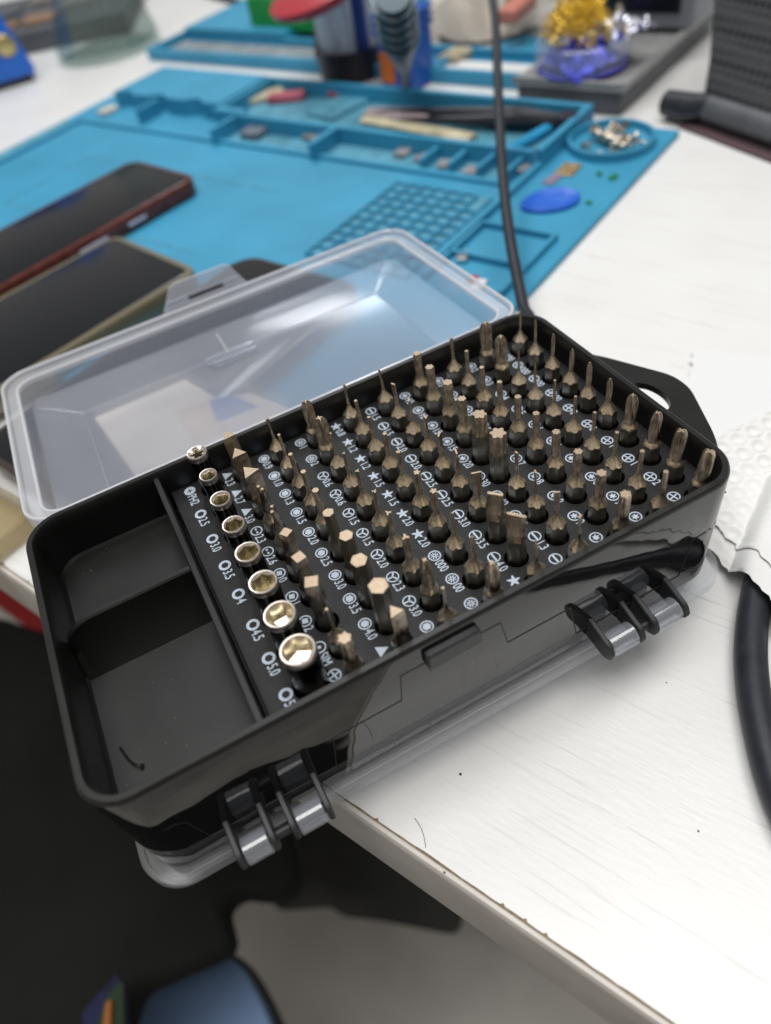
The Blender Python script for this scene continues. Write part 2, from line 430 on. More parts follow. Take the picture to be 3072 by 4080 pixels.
# ---- bit plate with real holes
PX = 11.07575
SOCK = []      # x, y, outer diameter
for i in range(8): SOCK.append((2.2, 0.8 - 9.85*i, (5.3, 4.6, 5.2, 5.5, 6.0, 6.5, 7.0, 7.5)[i]))
mb = MB().use(M['plate']); mb.use(M['hole']); PL, HO = 0, 1
def cell(x0, x1, y0, y1, hx, hy, hr, n=24, depth=4.0):
    def sq(a):
        d = Vector((math.cos(a), math.sin(a)))
        t = min(((x1-hx) if d.x > 0 else (x0-hx))/d.x if abs(d.x) > 1e-9 else 1e9, ((y1-hy) if d.y > 0 else (y0-hy))/d.y if abs(d.y) > 1e-9 else 1e9)
        return (hx + d.x*t, hy + d.y*t)
    angs = sorted(set([round(2*PI*k/n, 6) for k in range(n)] + [round(math.atan2(b-hy, a-hx) % (2*PI), 6) for a in (x0, x1) for b in (y0, y1)]))
    A = [(*sq(a), 0.0) for a in angs]
    def c(r, z): return [(hx + r*math.cos(a), hy + r*math.sin(a), z) for a in angs]
    mb.loft([A, c(hr+.12, 0), c(hr, -.15), c(hr, -depth)], cap1=True, matf=lambda i, j: PL if i < 2 else HO)
yt, yb = 5.8, -74.8
for i, (sx, sy, d) in enumerate(SOCK):
    ya = yt if i == 0 else (SOCK[i-1][1]+sy)/2
    yc = yb if i == 7 else (SOCK[i+1][1]+sy)/2
    cell(-1.6-4.4+4.4, PX/2, yc, ya, sx, sy, d/2 + 0.45)
mb.use(M['plate'])
mb.box(-8.2, -1.6, yb, yt, -2.0, 0.0)
HOLE = {}
for c in range(1, 10):
    for r in range(10):
        hx, hy = c*PX, -8.0*r
        ya = yt if r == 0 else hy + 4; yc = yb if r == 9 else hy - 4
        cell(hx - PX/2, 106.0 if c == 9 else hx + PX/2, yc, ya, hx, hy, 2.75)
        HOLE[(c+1, r)] = (hx, hy)
plate = cp('bit_plate', mb, ang=20)

# ---- printed markings
text_cache = {}
def text_poly(s):
    if s in text_cache: return text_cache[s]
    cu = bpy.data.curves.new('marking_text', 'FONT'); cu.body = s; cu.size = 1.0; cu.resolution_u = 3; cu.offset = 0.012
    ob = bpy.data.objects.new('marking_text', cu); scene.collection.objects.link(ob)
    bpy.context.view_layer.update()
    me = ob.to_mesh(); vs = [v.co.copy() for v in me.vertices]; fs = [tuple(p.vertices) for p in me.polygons]
    ob.to_mesh_clear(); bpy.data.objects.remove(ob); bpy.data.curves.remove(cu)
    text_cache[s] = (vs, fs); return vs, fs
ZP = 0.035
def add_text(mb, s, x, y, h, w=0.70):
    vs, fs = text_poly(s); b = len(mb.v)
    for p in vs: mb.v.append(Vector((x + p.y*h - 0.35*h, y - p.x*h*w, ZP)))
    for f in fs: mb.face([b + i for i in f])
def ring(mb, x, y, r0, r1, n=24, f0=None, f1=None):
    f0 = f0 or (lambda a: r0); f1 = f1 or (lambda a: r1)
    mb.loft([[(x + f(2*PI*k/n)*math.cos(2*PI*k/n), y + f(2*PI*k/n)*math.sin(2*PI*k/n), ZP) for k in range(n)] for f in (f0, f1)])
def fill(mb, x, y, f, n=24, a0=0): mb.v and None; b = len(mb.v); [mb.v.append(Vector((x + f(a)*math.cos(a+a0), y + f(a)*math.sin(a+a0), ZP))) for a in [2*PI*k/n for k in range(n)]]; mb.face(range(b, b+n))
def polyr(n, ap): return lambda a: ap/math.cos(((a) % (2*PI/n)) - PI/n)
def starr(n, R, q): return lambda a: (lambda t: R*q/(q + (1-q)*(1-abs(2*t-1))*1.0) if False else R*(q + (1-q)*abs(2*t-1)**1.3))(((a*n/(2*PI)) % 1))
def bar(mb, x, y, a, r0, r1, w):
    d = Vector((math.cos(a), math.sin(a))); p = Vector((-d.y, d.x))*w/2; b = len(mb.v); c = Vector((x, y))
    for q in (c + d*r0 + p, c + d*r0 - p, c + d*r1 - p, c + d*r1 + p): mb.v.append(Vector((q.x, q.y, ZP)))
    mb.face((b, b+1, b+2, b+3))
def icon(mb, k, x, y):
    R = 1.55
    if k == 'hexo': ring(mb, x, y, 0, R, 24, f0=polyr(6, 0.82))
    elif k == 'hex': ring(mb, x, y, 1.22, R); fill(mb, x, y, polyr(6, 0.86))
    elif k == 'sq': ring(mb, x, y, 1.22, R); fill(mb, x, y, polyr(4, 0.66), a0=.5)
    elif k == 'tri': fill(mb, x, y, polyr(3, 0.85), 24)
    elif k == 'star': fill(mb, x, y, starr(5, 1.65, 0.36), 30)
    elif k == 'torx': ring(mb, x, y, 1.22, R); fill(mb, x, y, starr(6, 0.98, 0.5), 36, .2)
    elif k == 'slot': ring(mb, x, y, 1.22, R); bar(mb, x, y, -PI/2, -1.25, 1.25, .5)
    elif k == 'cross': ring(mb, x, y, 1.22, R); bar(mb, x, y, .2, -1.25, 1.25, .38); bar(mb, x, y, .2+PI/2, -1.25, -.18, .38); bar(mb, x, y, .2+PI/2, .18, 1.25, .38)
    elif k == 'y': ring(mb, x, y, 1.25, R); [bar(mb, x, y, a+PI, .02, 1.27, .42) for a in (0, 2*PI/3, 4*PI/3)]
    elif k == 'pozi': ring(mb, x, y, 1.22, R); [bar(mb, x, y, a*PI/4, .16, 1.0, .30) for a in range(8)]
    elif k == 'span': ring(mb, x, y, 1.22, R); bar(mb, x, y, -PI/2, -.9, -.25, .5); bar(mb, x, y, -PI/2, .25, .9, .5)
    elif k == 'dot': ring(mb, x, y, 1.22, R); fill(mb, x, y, lambda a: .42)
    elif k == 'ph2': ring(mb, x, y, .01, R, 24, f0=lambda a: .28 + .75*abs(math.cos(2*a))**6)
ICON_DX = -4.1
def marking(k, s, x, y, h=3.2):
    mb = MB().use(M['print']); icon(mb, k, x, y)
    if s: add_text(mb, s, x, y - 1.75, h)
    me = mb.mesh('marking', None, smooth=False, off=CO)
    o = link('marking', me, plate)
for i, s in enumerate(('PH2', '2.5', '3.0', '3.5', '4', '4.5', '5.0', '5.5')):
    marking('ph2' if i == 0 else 'hexo', s, -3.6, 3.3 - 10.15*i, 3.4)
COLS = {
 2: [('tri', '2.3'), ('tri', '2.7'), ('tri', '3.0'), ('span', '2.3'), ('span', '2.6'), ('sq', '0'), ('sq', '1'), ('sq', '2'), ('dot', 'SIM'), ('cross', '')],
 3: [('hex', s) for s in ('0.9', '1.0', '1.3', '1.5', '2.0', '2.5', '3.0', '3.5', '4.0')] + [('tri', '')],
 4: [('pozi', '1'), ('pozi', '2')] + [('y', s) for s in ('0.6', '0.6', '1.5', '1.5', '2.0', '2.3', '3.0')] + [('hex', '')],
 5: [('star', s) for s in ('0.8', '1.2', '1.2', '1.5', '1.5', '2.0', '2.0')] + [('pozi', '000'), ('pozi', '00'), ('pozi', '0')],
 6: [('slot', s) for s in ('1.5', '1.5', '2.0', '2.0', '2.5', '2.5', '3.0', '3.5', '4.0')] + [('star', '')],
 7: [('torx', s) for s in ('10', '10', '15', '15', '20', '30', '40', '40')] + [('slot', '1.3'), ('slot', '')],
 8: [('torx', s) for s in ('3', '4', '5', '5', '6', '7', '8', '9', '9', '9')],
 9: [('torx', s) for s in ('2', '3', '4', '5', '6', '6', '7', '8', '9', '')],
 10: [('cross', s) for s in ('000', '000', '00', '00', '0', '0', '1', '1', '2', '')]}
for c, rows in COLS.items():
    for r, (k, s) in enumerate(rows):
        hx, hy = HOLE[(c, r)]
        marking(k, s, hx + ICON_DX, hy + 2.9)

# ---- hinges: black lugs on the case, clear barrels on the lower lid
mbl = lambda: MB().use(M['lug'])
def lug(x, w=1.35):
    mb = mbl(); a = Vector((-75.8, -21.4)); b = Vector((-82.8, -23.0)); ra, rb = 3.4, 2.95
    d = (b-a).normalized(); ang = math.atan2(d.y, d.x); pts = []
    for k in range(13): t = ang - PI/2 + PI*k/12; pts.append((b.x + rb*math.cos(t), b.y + rb*math.sin(t)))
    for k in range(7): t = ang + PI/2 + PI*k/6; pts.append((a.x + ra*math.cos(t), a.y + ra*math.sin(t)))
    c = (a+b)/2
    def L(xx, s): return [(xx, c.x + (p[0]-c.x)*s, c.y + (p[1]-c.y)*s) for p in pts]
    mb.loft([L(x-w/2, .93), L(x-w/2+.25, 1), L(x+w/2-.25, 1), L(x+w/2, .93)], cap0=True, cap1=True)
    cp('hinge_lug', mb)
HX = ((67.2, 76.2, 80.2, 89.2), (-26.3, -18.7, -14.0, -5.9))
for q in HX:
    for x in q: lug(x)
    cp('hinge_pin', mbl().tube([(q[0]-.3, -82.6, -23.1), (q[3]+.3, -82.6, -23.1)], 1.25, 14))

# ---- lids
def lid_mesh(W, Hh, floor_in, T, z_floor=-12.6, mr='frost_rim', mf='frost'):
    def L(i, z, r): return [T @ Vector((x, y, z)) for x, y in rr(-W/2+i, W/2-i, -Hh/2+i*(.95 if i > 6 else 1), Hh/2-i*(.95 if i > 6 else 1), r, 8)]
    mb = MB().use(M[mr]); mb.use(M[mf])
    ins = [(1.3, 0, 8.2), (1.5, -1.2, 8), (4.6, -1.6, 6), (5.2, -2.4, 5.5), (6.2, -8.6, 5), (floor_in, z_floor, .8)]
    out = [(floor_in, z_floor-1.1, .8), (5.1, -9.6, 6), (3.8, -3.6, 7), (.6, -3.8, 9), (0, -3.4, 9.5), (0, -.3, 9.5), (.4, 0, 9.1), (1.0, 0, 8.5)]
    allp = [(floor_in, z_floor, .8)]
    loops = [L(*ins[-1])] + [L(*p) for p in reversed(ins[:-1])] + [L(*p) for p in reversed(out)]
    # inner floor -> up the inside -> over the rim -> down the outside -> outer floor
    mb.loft(loops, cap0=True, cap1=True, matf=lambda i, j: 0 if 2 <= i <= 10 else 1)
    return mb
lid_c = Vector((31.7, 53.2, 2.2)); lid_rot = Matrix.Rotation(math.radians(-3.3), 4, 'X')
T = Matrix.Translation(lid_c) @ lid_rot
lid = cp('upper_lid', lid_mesh(153.8, 87.5, 20.8, T))
# bright moulded ridges along the fold between sloped side and lid floor
mb = MB().use(M['frost_barrel'])
hw, hh = 153.8/2-20.8, 87.5/2-20.8*.95
mb.tube([T @ Vector(p) for p in ((-hw, -hh, -12.5), (-hw, hh, -12.5), (hw, hh, -12.5), (hw, -hh, -12.5))], .28, 6)
for sx in (-1, 1): mb.tube([T @ Vector((sx*hw, hh, -12.5)), T @ Vector((sx*(hw+13.2), hh+8.5, -8.8))], .25, 6)
cp('fold_ridge', mb, parent=lid)
for ii, zz_, rr_, w_ in ((.5, .1, 9, .45), (4.6, -1.5, 6, .5)):  # pale tubes added to draw the bright sheen along the lid edges
    mb = MB().use(M['frost_edge']); L = [T @ Vector((x, y, zz_)) for x, y in rr(-153.8/2+ii, 153.8/2-ii, -87.5/2+ii, 87.5/2-ii, rr_, 8)]
    mb.tube(L + [L[0]], w_, 6, cap=False); cp('rim_sheen_line', mb, parent=lid)
mb = MB().use(M['frost_barrel']); q_ = T.inverted() @ at(505, 770, -9); mb.box(q_.x-9, q_.x+9, hh-3.6, hh-2.0, -12.4, -9.6, T, c=.5); mb.box(q_.x-7, q_.x+9, hh-6.2, hh-5.0, -12.4, -10.4, T, c=.4); cp('moulded_stop', mb, parent=lid)
mb = MB().use(M['frost_edge']); mb.tube([T @ Vector((-3, hh+.3, -12.2)), T @ Vector((-3.5, hh+9.5, -8.8))], .3, 6); cp('moulded_rib', mb, parent=lid)
# latch tab on the far edge, with its slot
mb = MB().use(M['frost_rim'])
def tabL(y, s=0.0): return [T @ Vector((x, y, z)) for x, z in ((-18+s, -1), (-16.5+s, 1.2), (-11.8+s, 8.6), (-9.8+s, 9.4), (9.0-s, 9.4), (11.2-s, 8.4), (14.6-s, .8), (16-s, -1))]
zs = (1.4, 3.6)
mb2 = MB().use(M['frost_rim'])
yy0, yy1 = 87.5/2 - .1, 87.5/2 + 1.2
def strip(pts):
    mb2.loft([[T @ Vector((x, y, z)) for x, z in pts] for y in (yy0, yy1)], cap0=True, cap1=True)
strip([(-18, -1), (16, -1), (15.2, .2), (14.4, 1.4), (-16.4, 1.4), (-17.2, .2)])
strip([(-16.4, 1.4), (-7.0, 1.4), (-7.0, 3.6), (-15.0, 3.6)])
strip([(6.6, 1.4), (14.4, 1.4), (13.2, 3.6), (6.6, 3.6)])
strip([(-15.0, 3.6), (13.2, 3.6), (11.0, 8.4), (9.2, 9.4), (-9.8, 9.4), (-12.0, 8.4)])
cp('latch_tab', mb2, parent=lid, smooth=False)
# two clear barrels on the far wall hinge (mostly hidden) belong to the lid too
T2 = Matrix.Translation((31.6, -34.8, -27.3))
lid2 = cp('lower_lid', lid_mesh(157.6, 90.0, 20.8, T2, mr='frost_low_rim', mf='frost_low'))
for q in HX:
    for a, b in ((q[0]+.95, q[1]-.95), (q[2]+.95, q[3]-.95)):
        mb = MB().use(M['frost_barrel'])
        TT = Matrix.Translation((a, -82.4, -23.5)) @ Matrix.Rotation(PI/2, 4, 'Y')
        mb.lathe([(1.35, 0), (2.9, 0), (3.05, .15), (3.05, b-a-.15), (2.9, b-a), (1.35, b-a), (1.35, 0)], 24, TT)
        mb.box(a, b, -82.6, -79.6, -29.5, -24.5, c=.3)
        cp('hinge_barrel', mb, parent=lid2)

# ================================================================== bits and sockets
NT = 60
def s_round(R): return lambda a: R
def s_rect(w, t):
    def f(a):
        c, s_ = abs(math.cos(a)), abs(math.sin(a))
        return min(w/2/c if c > 1e-6 else 1e9, t/2/s_ if s_ > 1e-6 else 1e9)
    return f
def s_cross(R): return lambda a: R*(.36 + .64*abs(math.cos(2*a))**2.6)
def s_star(n, R, q): return lambda a: R*(q + (1-q)*abs(math.cos(n*a/2))**1.4)
def s_y(R): return lambda a: R*(.32 + .68*abs(math.cos(1.5*a))**3)
HEXR = polyr(6, 2.0)
def add_sections(mb, secs, matf=None, cap0=False, cap1=True, capmat=None):
    loops = [[(f(2*PI*k/NT)*math.cos(2*PI*k/NT), f(2*PI*k/NT)*math.sin(2*PI*k/NT), z) for k in range(NT)] for z, f in secs]
    mb.loft(loops, matf=matf, cap0=cap0)
    if cap1:
        n = len(mb.v) - NT; mb.face(range(n, n + NT), mb.mats.index(capmat) if capmat else None)
def mixf(f, g, t): return lambda a: f(a)*(1-t) + g(a)*t
def scl(f, k): return lambda a: f(a)*k
bit_cache = {}
ZT = 14.6
def bit_meshes(kind, size):
    key = (kind, size)
    if key in bit_cache: return bit_cache[key]
    mb = MB().use(M['steel_dark'])
    add_sections(mb, [(-3.6, scl(HEXR, .93)), (-3.2, HEXR), (4.2, HEXR)], cap0=True)
    sh = mb.mesh('shank', ang=25)
    mb = MB().use(M['steel_dark']); mb.use(M['bronze']); mb.use(M['tip_face']); mb.use(M['cone'])
    if kind in ('hex', 'sq', 'tri') and size >= 2.3:
        f = {'hex': polyr(6, size/2), 'sq': polyr(4, size/2), 'tri': polyr(3, size*.36)}[kind]
        secs = [(4.21, HEXR), (5.0, HEXR), (5.8, lambda a: min(HEXR(a), mixf(HEXR, f, .5)(a))), (7.0, f), (ZT-.25, f), (ZT, scl(f, .94))]
        add_sections(mb, secs, matf=lambda i, j: 0 if i < 3 else (1 if kind != 'hex' else 0), capmat=M['tip_face'])
    elif kind == 'bigtorx':
        f = s_star(6, size/2, .70)
        secs = [(4.21, HEXR), (6.5, HEXR), (8.5, lambda a: min(HEXR(a), mixf(HEXR, f, .6)(a))), (10, f), (ZT-.15, f), (ZT, scl(f, .97))]
        add_sections(mb, secs, matf=lambda i, j: 0 if i < 2 else 1, capmat=M['tip_face'])
    elif kind == 'bigcross':
        f = s_cross(size/2)
        secs = [(4.21, HEXR)] + [(z, (lambda zz: lambda a: min(HEXR(a), 2.4 - (zz-4.2)*.5))(z)) for z in (4.8, 5.4, 6.0)]
        base = s_round(size/2)
        secs += [(6.6, base), (8.0, mixf(base, f, .25)), (9.5, mixf(base, f, .7)), (11, f), (12.4, f), (13.4, scl(f, .86)), (14.2, scl(f, .66)), (ZT, scl(f, .44))]
        add_sections(mb, secs, matf=lambda i, j: 0 if i < 1 else (3 if i < 4 else 1), capmat=M['tip_face'])
    elif kind == 'bigflat':
        w = size; f = s_rect(w, .75)
        secs = [(4.21, HEXR), (7.4, HEXR), (9.0, lambda a: min(HEXR(a), s_rect(4.2, 3.0)(a))), (11.5, s_rect(min(w, 4.2), 1.7)), (13.2, s_rect(w, .9)), (ZT-.1, f), (ZT, scl(f, .97))]
        add_sections(mb, secs, matf=lambda i, j: 0 if i < 1 else 1, capmat=M['tip_face'])
    else:
        size = size*.86; rt = size/2
        rn = max(rt*1.08, .46)
        if kind == 'flat': rn = max(min(size*.42, 1.5), .5)
        if kind == 'cross': rn = rt*1.05
        h = 3.7 if rn < 1.0 else 3.1
        def prof(z):
            t = min(1, max(0, (z-4.2)/h)); return rn + (2.42-rn)*(1-t)**1.75
        zz = [4.21, 4.5, 4.8, 5.1, 5.5, 5.9, 6.4, 7.0, 7.6, 8.3]
        secs = [(z, (lambda q: lambda a: min(HEXR(a), q))(prof(z))) for z in zz]
        f = {'torx': s_star(6, rt, .74), 'star': s_star(5, rt, .52), 'hex': polyr(6, rt*.9), 'y': s_y(rt), 'cross': s_cross(rt), 'flat': s_rect(size, .42),
             'pin': s_round(.36), 'sq': polyr(4, rt*.85), 'tri': polyr(3, rt*.6), 'span': s_rect(size, .6)}[kind]
        if kind == 'cross':
            secs += [(9.4, mixf(s_round(rn), f, .3)), (11, f), (13.0, f), (13.9, scl(f, .75)), (ZT, scl(f, .38))]
        elif kind in ('flat', 'span'):
            secs += [(9.6, s_rect(rn*1.9, rn*1.5)), (11.5, s_rect(max(size, rn*1.4), rn*.9)), (13.4, s_rect(size, .5)), (ZT, f)]
        else:
            secs += [(9.5, mixf(s_round(rn), f, .6)), (11, scl(f, 1.04)), (ZT-.1, f), (ZT, scl(f, .96))]
        def mf(i, j):
            if i >= 8: return 1
            a = 2*PI*(j+.5)/NT
            return 3 if i >= 6 or prof((zz[i]+zz[i+1])/2) < HEXR(a) else 0
        add_sections(mb, secs, matf=mf, capmat=M['tip_face'])
        if kind == 'span':
            mb.use(M['tip_face'])
            for sx in (-1, 1): mb.box(sx*size/2-(.8 if sx > 0 else 0), sx*size/2+(0 if sx > 0 else .8), -.35, .35, ZT, ZT+1.1, c=.1)
    tp = mb.mesh('tip', ang=25)
    bit_cache[key] = (sh, tp)
    return sh, tp

DESC = {'tri': 'three-sided', 'span': 'two-pronged', 'sq': 'square-ended', 'pin': 'pin-tipped', 'cross': 'cross-tip', 'bigcross': 'thick cross-tip', 'hex': 'hexagonal', 'y': 'three-winged',
        'star': 'five-point star', 'flat': 'flat-blade', 'bigflat': 'wide flat-blade', 'torx': 'six-point star', 'bigtorx': 'thick six-point star'}
BITS = {
 2: [('tri', 2.9), ('tri', 3.2), ('tri', 3.6), ('span', 2.6), ('span', 2.9), ('sq', 2.3), ('sq', 2.6), ('sq', 3.0), ('pin', 1.0), ('torx', 3.4)],
 3: [('hex', .9), ('hex', 1.0), ('hex', 1.3), ('hex', 1.6), ('hex', 2.0), ('hex', 2.5), ('hex', 3.0), ('hex', 3.5), ('hex', 4.0), ('tri', 2.6)],
 4: [('bigcross', 3.2), ('bigcross', 3.9), ('y', 1.0), ('y', 1.0), ('y', 1.4), ('y', 1.5), ('y', 1.9), ('y', 2.2), ('bigcross', 2.9), ('hex', .8)],
 5: [('star', .8), ('star', 1.2), ('star', 1.2), ('star', 1.5), ('star', 1.5), ('star', 2.0), ('star', 2.1), ('cross', 1.3), ('cross', 1.8), ('bigcross', 3.2)],
 6: [('flat', .8), ('flat', 1.4), ('flat', 1.4), ('flat', 1.9), ('flat', 2.0), ('flat', 2.4), ('flat', 2.8), ('bigflat', 3.6), ('bigflat', 4.4), ('cross', 1.0)],
 7: [('torx', 2.6), ('torx', 2.8), ('torx', 3.2), ('torx', 2.7), ('bigtorx', 3.7), ('bigtorx', 4.1), ('flat', 1.0), ('flat', 1.1), ('flat', 1.6), ('flat', 1.3)],
 8: [('torx', 1.1), ('torx', 1.3), ('torx', 1.6), ('torx', 1.7), ('torx', 2.1), ('torx', 2.1), ('torx', 2.4), ('torx', 2.5), ('torx', 2.8), ('torx', 3.0)],
 9: [('bigcross', 3.6), ('bigcross', 3.4), ('cross', .7), ('cross', .8), ('torx', .9), ('torx', .9), ('torx', 1.1), ('torx', 1.2), ('torx', 1.4), ('torx', 1.4)],
 10: [('cross', .9), ('cross', 1.1), ('cross', 1.3), ('cross', 1.4), ('cross', 1.8), ('cross', 1.9), ('bigcross', 2.9), ('bigcross', 3.1), ('bigcross', 3.8), ('bigcross', 3.9)]}
ORD = ['first', 'second', 'third', 'fourth', 'fifth', 'sixth', 'seventh', 'eighth', 'ninth', 'tenth']
rnd = random.Random(11)
for c, rows in BITS.items():
    for r, (kind, size) in enumerate(rows):
        hx, hy = HOLE[(c, r)]
        sh, tp = bit_meshes(kind, size)
        d = DESC[kind] if kind.startswith('big') or size > 1.6 else 'slim ' + DESC[kind]
        t = thing('screwdriver_bit', '%s bit, %s from the far wall in the %s column beyond the sockets' % (d, ORD[r], ORD[c-2]), 'screwdriver bit',
                  (hx, hy, -3.9), 0, 'screwdriver bits standing in the black plate')
        t.rotation_euler = (math.radians(rnd.uniform(-1.2, 1.2)), math.radians(rnd.uniform(-1.2, 1.2)), rnd.uniform(0, 2*PI))
        link('shank', sh, t, (0, 0, 3.9 + 0.0)); link('tip', tp, t, (0, 0, 3.9))

def socket(i):
    x, y, D_ = SOCK[i]; R = D_/2
    t = thing('nut_socket', ('small bronze socket with a flower-shaped opening, farthest of the socket row' if i == 0 else
              'round nut socket with bright rim, %s from the far wall, %s' % (ORD[i], ('narrow hexagonal mouth', 'narrow six-sided opening', 'six-sided opening', 'mid-sized hexagonal mouth', 'wide mouth showing gold walls', 'wide polished mouth', 'largest of the row')[i-1])),
              'socket', (x, y, -3.9), 0, 'nut sockets standing in one row')
    t.rotation_euler = (0, 0, random.uniform(0, 1))
    mb = MB().use(M['socket_barrel'])
    add_sections(mb, [(0, s_round(R*.9)), (.5, s_round(R*.97)), (11, s_round(R*.97)), (15.2, s_round(R*.97))], cap0=True, cap1=False)
    part('barrel', mb, None, t)
    mb = MB().use(M['socket_rim']); mb.use(M['gold_inner']); mb.use(M['socket_barrel'])
    inner = s_star(5, R*.70, .5) if i == 0 else polyr(6, R*(.62 if i < 3 else .68))
    ro = s_round(R); big = i >= 6
    secs = [(15.2, s_round(R*.97)), (15.6, ro), (16.5, ro), (16.8, scl(ro, .975)), (16.95, scl(ro, .93)), (16.92, scl(ro, .86)),
            (16.45 if not big else 15.6, mixf(scl(ro, .80), inner, .6)), (16.1 if not big else 14.4, inner), (12.2 if big else 9.5, inner), (11.4 if big else 9.3, scl(inner, .3))]
    add_sections(mb, secs, matf=lambda i_, j: 0 if i_ < 6 else 1, cap1=True, capmat=M['socket_barrel'])
    part('mouth', mb, None, t, ang=28)
for i in range(8): socket(i)

# ================================================================== blue repair mat (own frame: x = away from the table edge, y = along it)
M['silicone'] = pmat('blue_silicone', (0.040, 0.290, 0.475), 0.55, spec=0.5, var=0.10, vscale=22, bump=0.1, bscale=800)
M['silicone_dull'] = pmat('blue_silicone_worn', (0.09, 0.29, 0.40), 0.6, spec=0.4, var=0.25, vscale=90)
mat = thing('repair_mat', 'large blue silicone repair mat with moulded trays and ridges', 'mat', (0, 0, TZ), UA)
B = M['silicone']
part('base', MB().use(B).box(41, 340.5, -3.3, 430, .05, 3.0, c=1.0), None, mat)
def ridge(u0, u1, v0, v1, z0=3.0, z1=5.0, name='ridge', m=B, c=.5): return part(name, MB().use(m).box(u0, u1, v0, v1, z0, z1, c=c), None, mat)
ridge(254.5, 258.5, 52, 412); ridge(60, 254.4, 408, 412); ridge(178, 341, 45.5, 49.5, 3, 6)
# engraved inner rectangle: low raised lines
for a in ((143, 144, 172, 345), (212.2, 213.2, 172, 345), (144.1, 212.1, 344, 345)): ridge(*a, 3, 3.25, 'guide_line', M['silicone_dull'], .1)
part('ruler_strip', MB().use(M['silicone_dull']).box(60, 254, 415, 428, 3.0, 3.2), None, mat)
# raised storage block with finger scallops
mb = MB().use(B)
pts = [(338, 289), (338, 401)]
for k in range(37):
    v = 401 - (112.0*k/36); pts.append((286 - (0 if k in (0, 36) else 0) + 5*max(0, math.sin((401-v)/112*3*2*PI - .5)), v))
mb.prism(pts, 3.0, 13.5); part('storage_block', mb, None, mat, smooth=False)
# tray walls
for a in ((336, 340, 45.5, 288.8), (276, 279.5, 49.6, 262), (279.6, 335.9, 45.6, 49.5), (279.6, 335.9, 285, 288.6), (252, 275.9, 262, 265), (265, 285.9, 350, 353), (279.6, 286, 262, 285), (252, 275.9, 178, 182)):
    ridge(*a, 3.0, 12.5, 'tray_wall')
for v in (106, 88, 70.5, 54): ridge(259, 275.9, v, v+2.6, 3, 9.5, 'tray_wall')
for a in ((279.6, 335.9, 49.6, 284.9), (258.6, 275.9, 56, 261.9)):
    ridge(*a, 3.0, 3.3, 'tray_floor', M['silicone_dull'], .1)
# magnetic screw dish
mb = MB().use(B)
T = Matrix.Translation((315, 24, 3.0))
mb.lathe([(22.5, 0), (22.5, 4.5), (21.6, 5.0), (20.6, 4.6), (20.0, 1.0), (19.0, .4), (.1, .4)], 40, T)
part('screw_dish', mb, None, mat)
# pockets on the right strip
for a in ((215, 217, 5, 44), (187, 189, 5, 44), (189, 215, 42.6, 44.6), (189, 215, 5, 7), (165, 186.9, 5, 7), (165, 187, 42.6, 44.6)): ridge(*a, 3, 6.0, 'pocket_wall')
# raised lattice of square cells
for k in range(11): ridge(162.3 + 7.8*k, 163.6 + 7.8*k, 50.5 if k < 9 else 62, 112, 3, 4.8, 'lattice_bar')
for k in range(8):
    for q in range(10): pass
mb = MB().use(B)
for k in range(8):
    v = 52 + 8.4*k
    for q in range(10): mb.box(163.7 + 7.8*q, 170.0 + 7.8*q, v, v + 1.3, 3, 4.7)
part('lattice_rib', mb, None, mat, smooth=False)
part('lattice_floor', MB().use(M['silicone_dull']).box(162, 242, 50.5, 112, 3.0, 3.15), None, mat)

# screws lying in the dish
M['zinc'] = pmat('zinc_plated_steel', (0.62, 0.56, 0.48), 0.25, metal=1.0)
rnd = random.Random(5)
cu, cv = 315, 24
mb = MB().use(M['zinc'])
mb.lathe([(0.01, 0), (.5, .4), (.55, 4.2), (1.5, 4.2), (1.6, 4.8), (1.1, 5.3), (.01, 5.3)], 10)
scr = mb.mesh('screw')
for k in range(46):
    a = rnd.uniform(0, 2*PI); rad = 15*math.sqrt(rnd.random()); lv = int(k/18)
    p = uvp(cu + rad*math.cos(a)*(1-.2*lv), cv + rad*math.sin(a)*(1-.2*lv), TZ + 4.9 + 1.6*lv)
    o = link('screw', scr, None, p)
    o.rotation_euler = (PI/2 + rnd.uniform(-.3, .3), rnd.uniform(0, PI), rnd.uniform(0, 2*PI)); o.scale = (1.25,)*3
    tag(o, 'tiny loose silver screw heaped in the round dish of the mat', 'screw', 'screws in the round dish')

def at_uv(px, py, z): return at(px, py, z)
def small_box(name, px, py, z, w, d, h, rz, m, label, cat, c=.4, group=None):
    p = at(px, py, z); mb = MB().use(m).box(-w/2, w/2, -d/2, d/2, 0, h, c=c)
    o = link(name, mb.mesh(name), None, (p.x, p.y, z), rz); tag(o, label, cat, group); return o

# blue opener pick
p = at(1188, 438, TZ + 3.1)
mb = MB().use(pmat('royal_blue_plastic', (0.02, 0.13, 0.62), 0.35, var=.05))
def pick(s, z): return [((14.5*s)*math.cos(a), 11.0*s*math.sin(a)*(1 + .12*math.cos(a)), z) for a in [2*PI*k/40 for k in range(40)]]
mb.loft([pick(.97, 0), pick(1, .6), pick(1, 1.6), pick(.94, 2.3), pick(.72, 1.5), pick(.68, 1.1)], cap0=True, cap1=True)
tag(link('opening_pick', mb.mesh('opening_pick'), None, (p.x, p.y, TZ + 3.1), -.25), 'royal blue oval plastic opening pick lying on the mat beside the dish', 'pick')
chipm = pmat('gold_contact', (0.55, 0.40, 0.22), .35, metal=.7, var=.4, vscale=600); silv = pmat('dull_silver', (0.5, 0.5, 0.5), .3, metal=.9, var=.4, vscale=500)
small_box('sim_tray', 1228, 368, TZ+3.1, 13, 10, 1.0, .5, chipm, 'beige and pink metal plate lying below the round dish', 'metal plate')
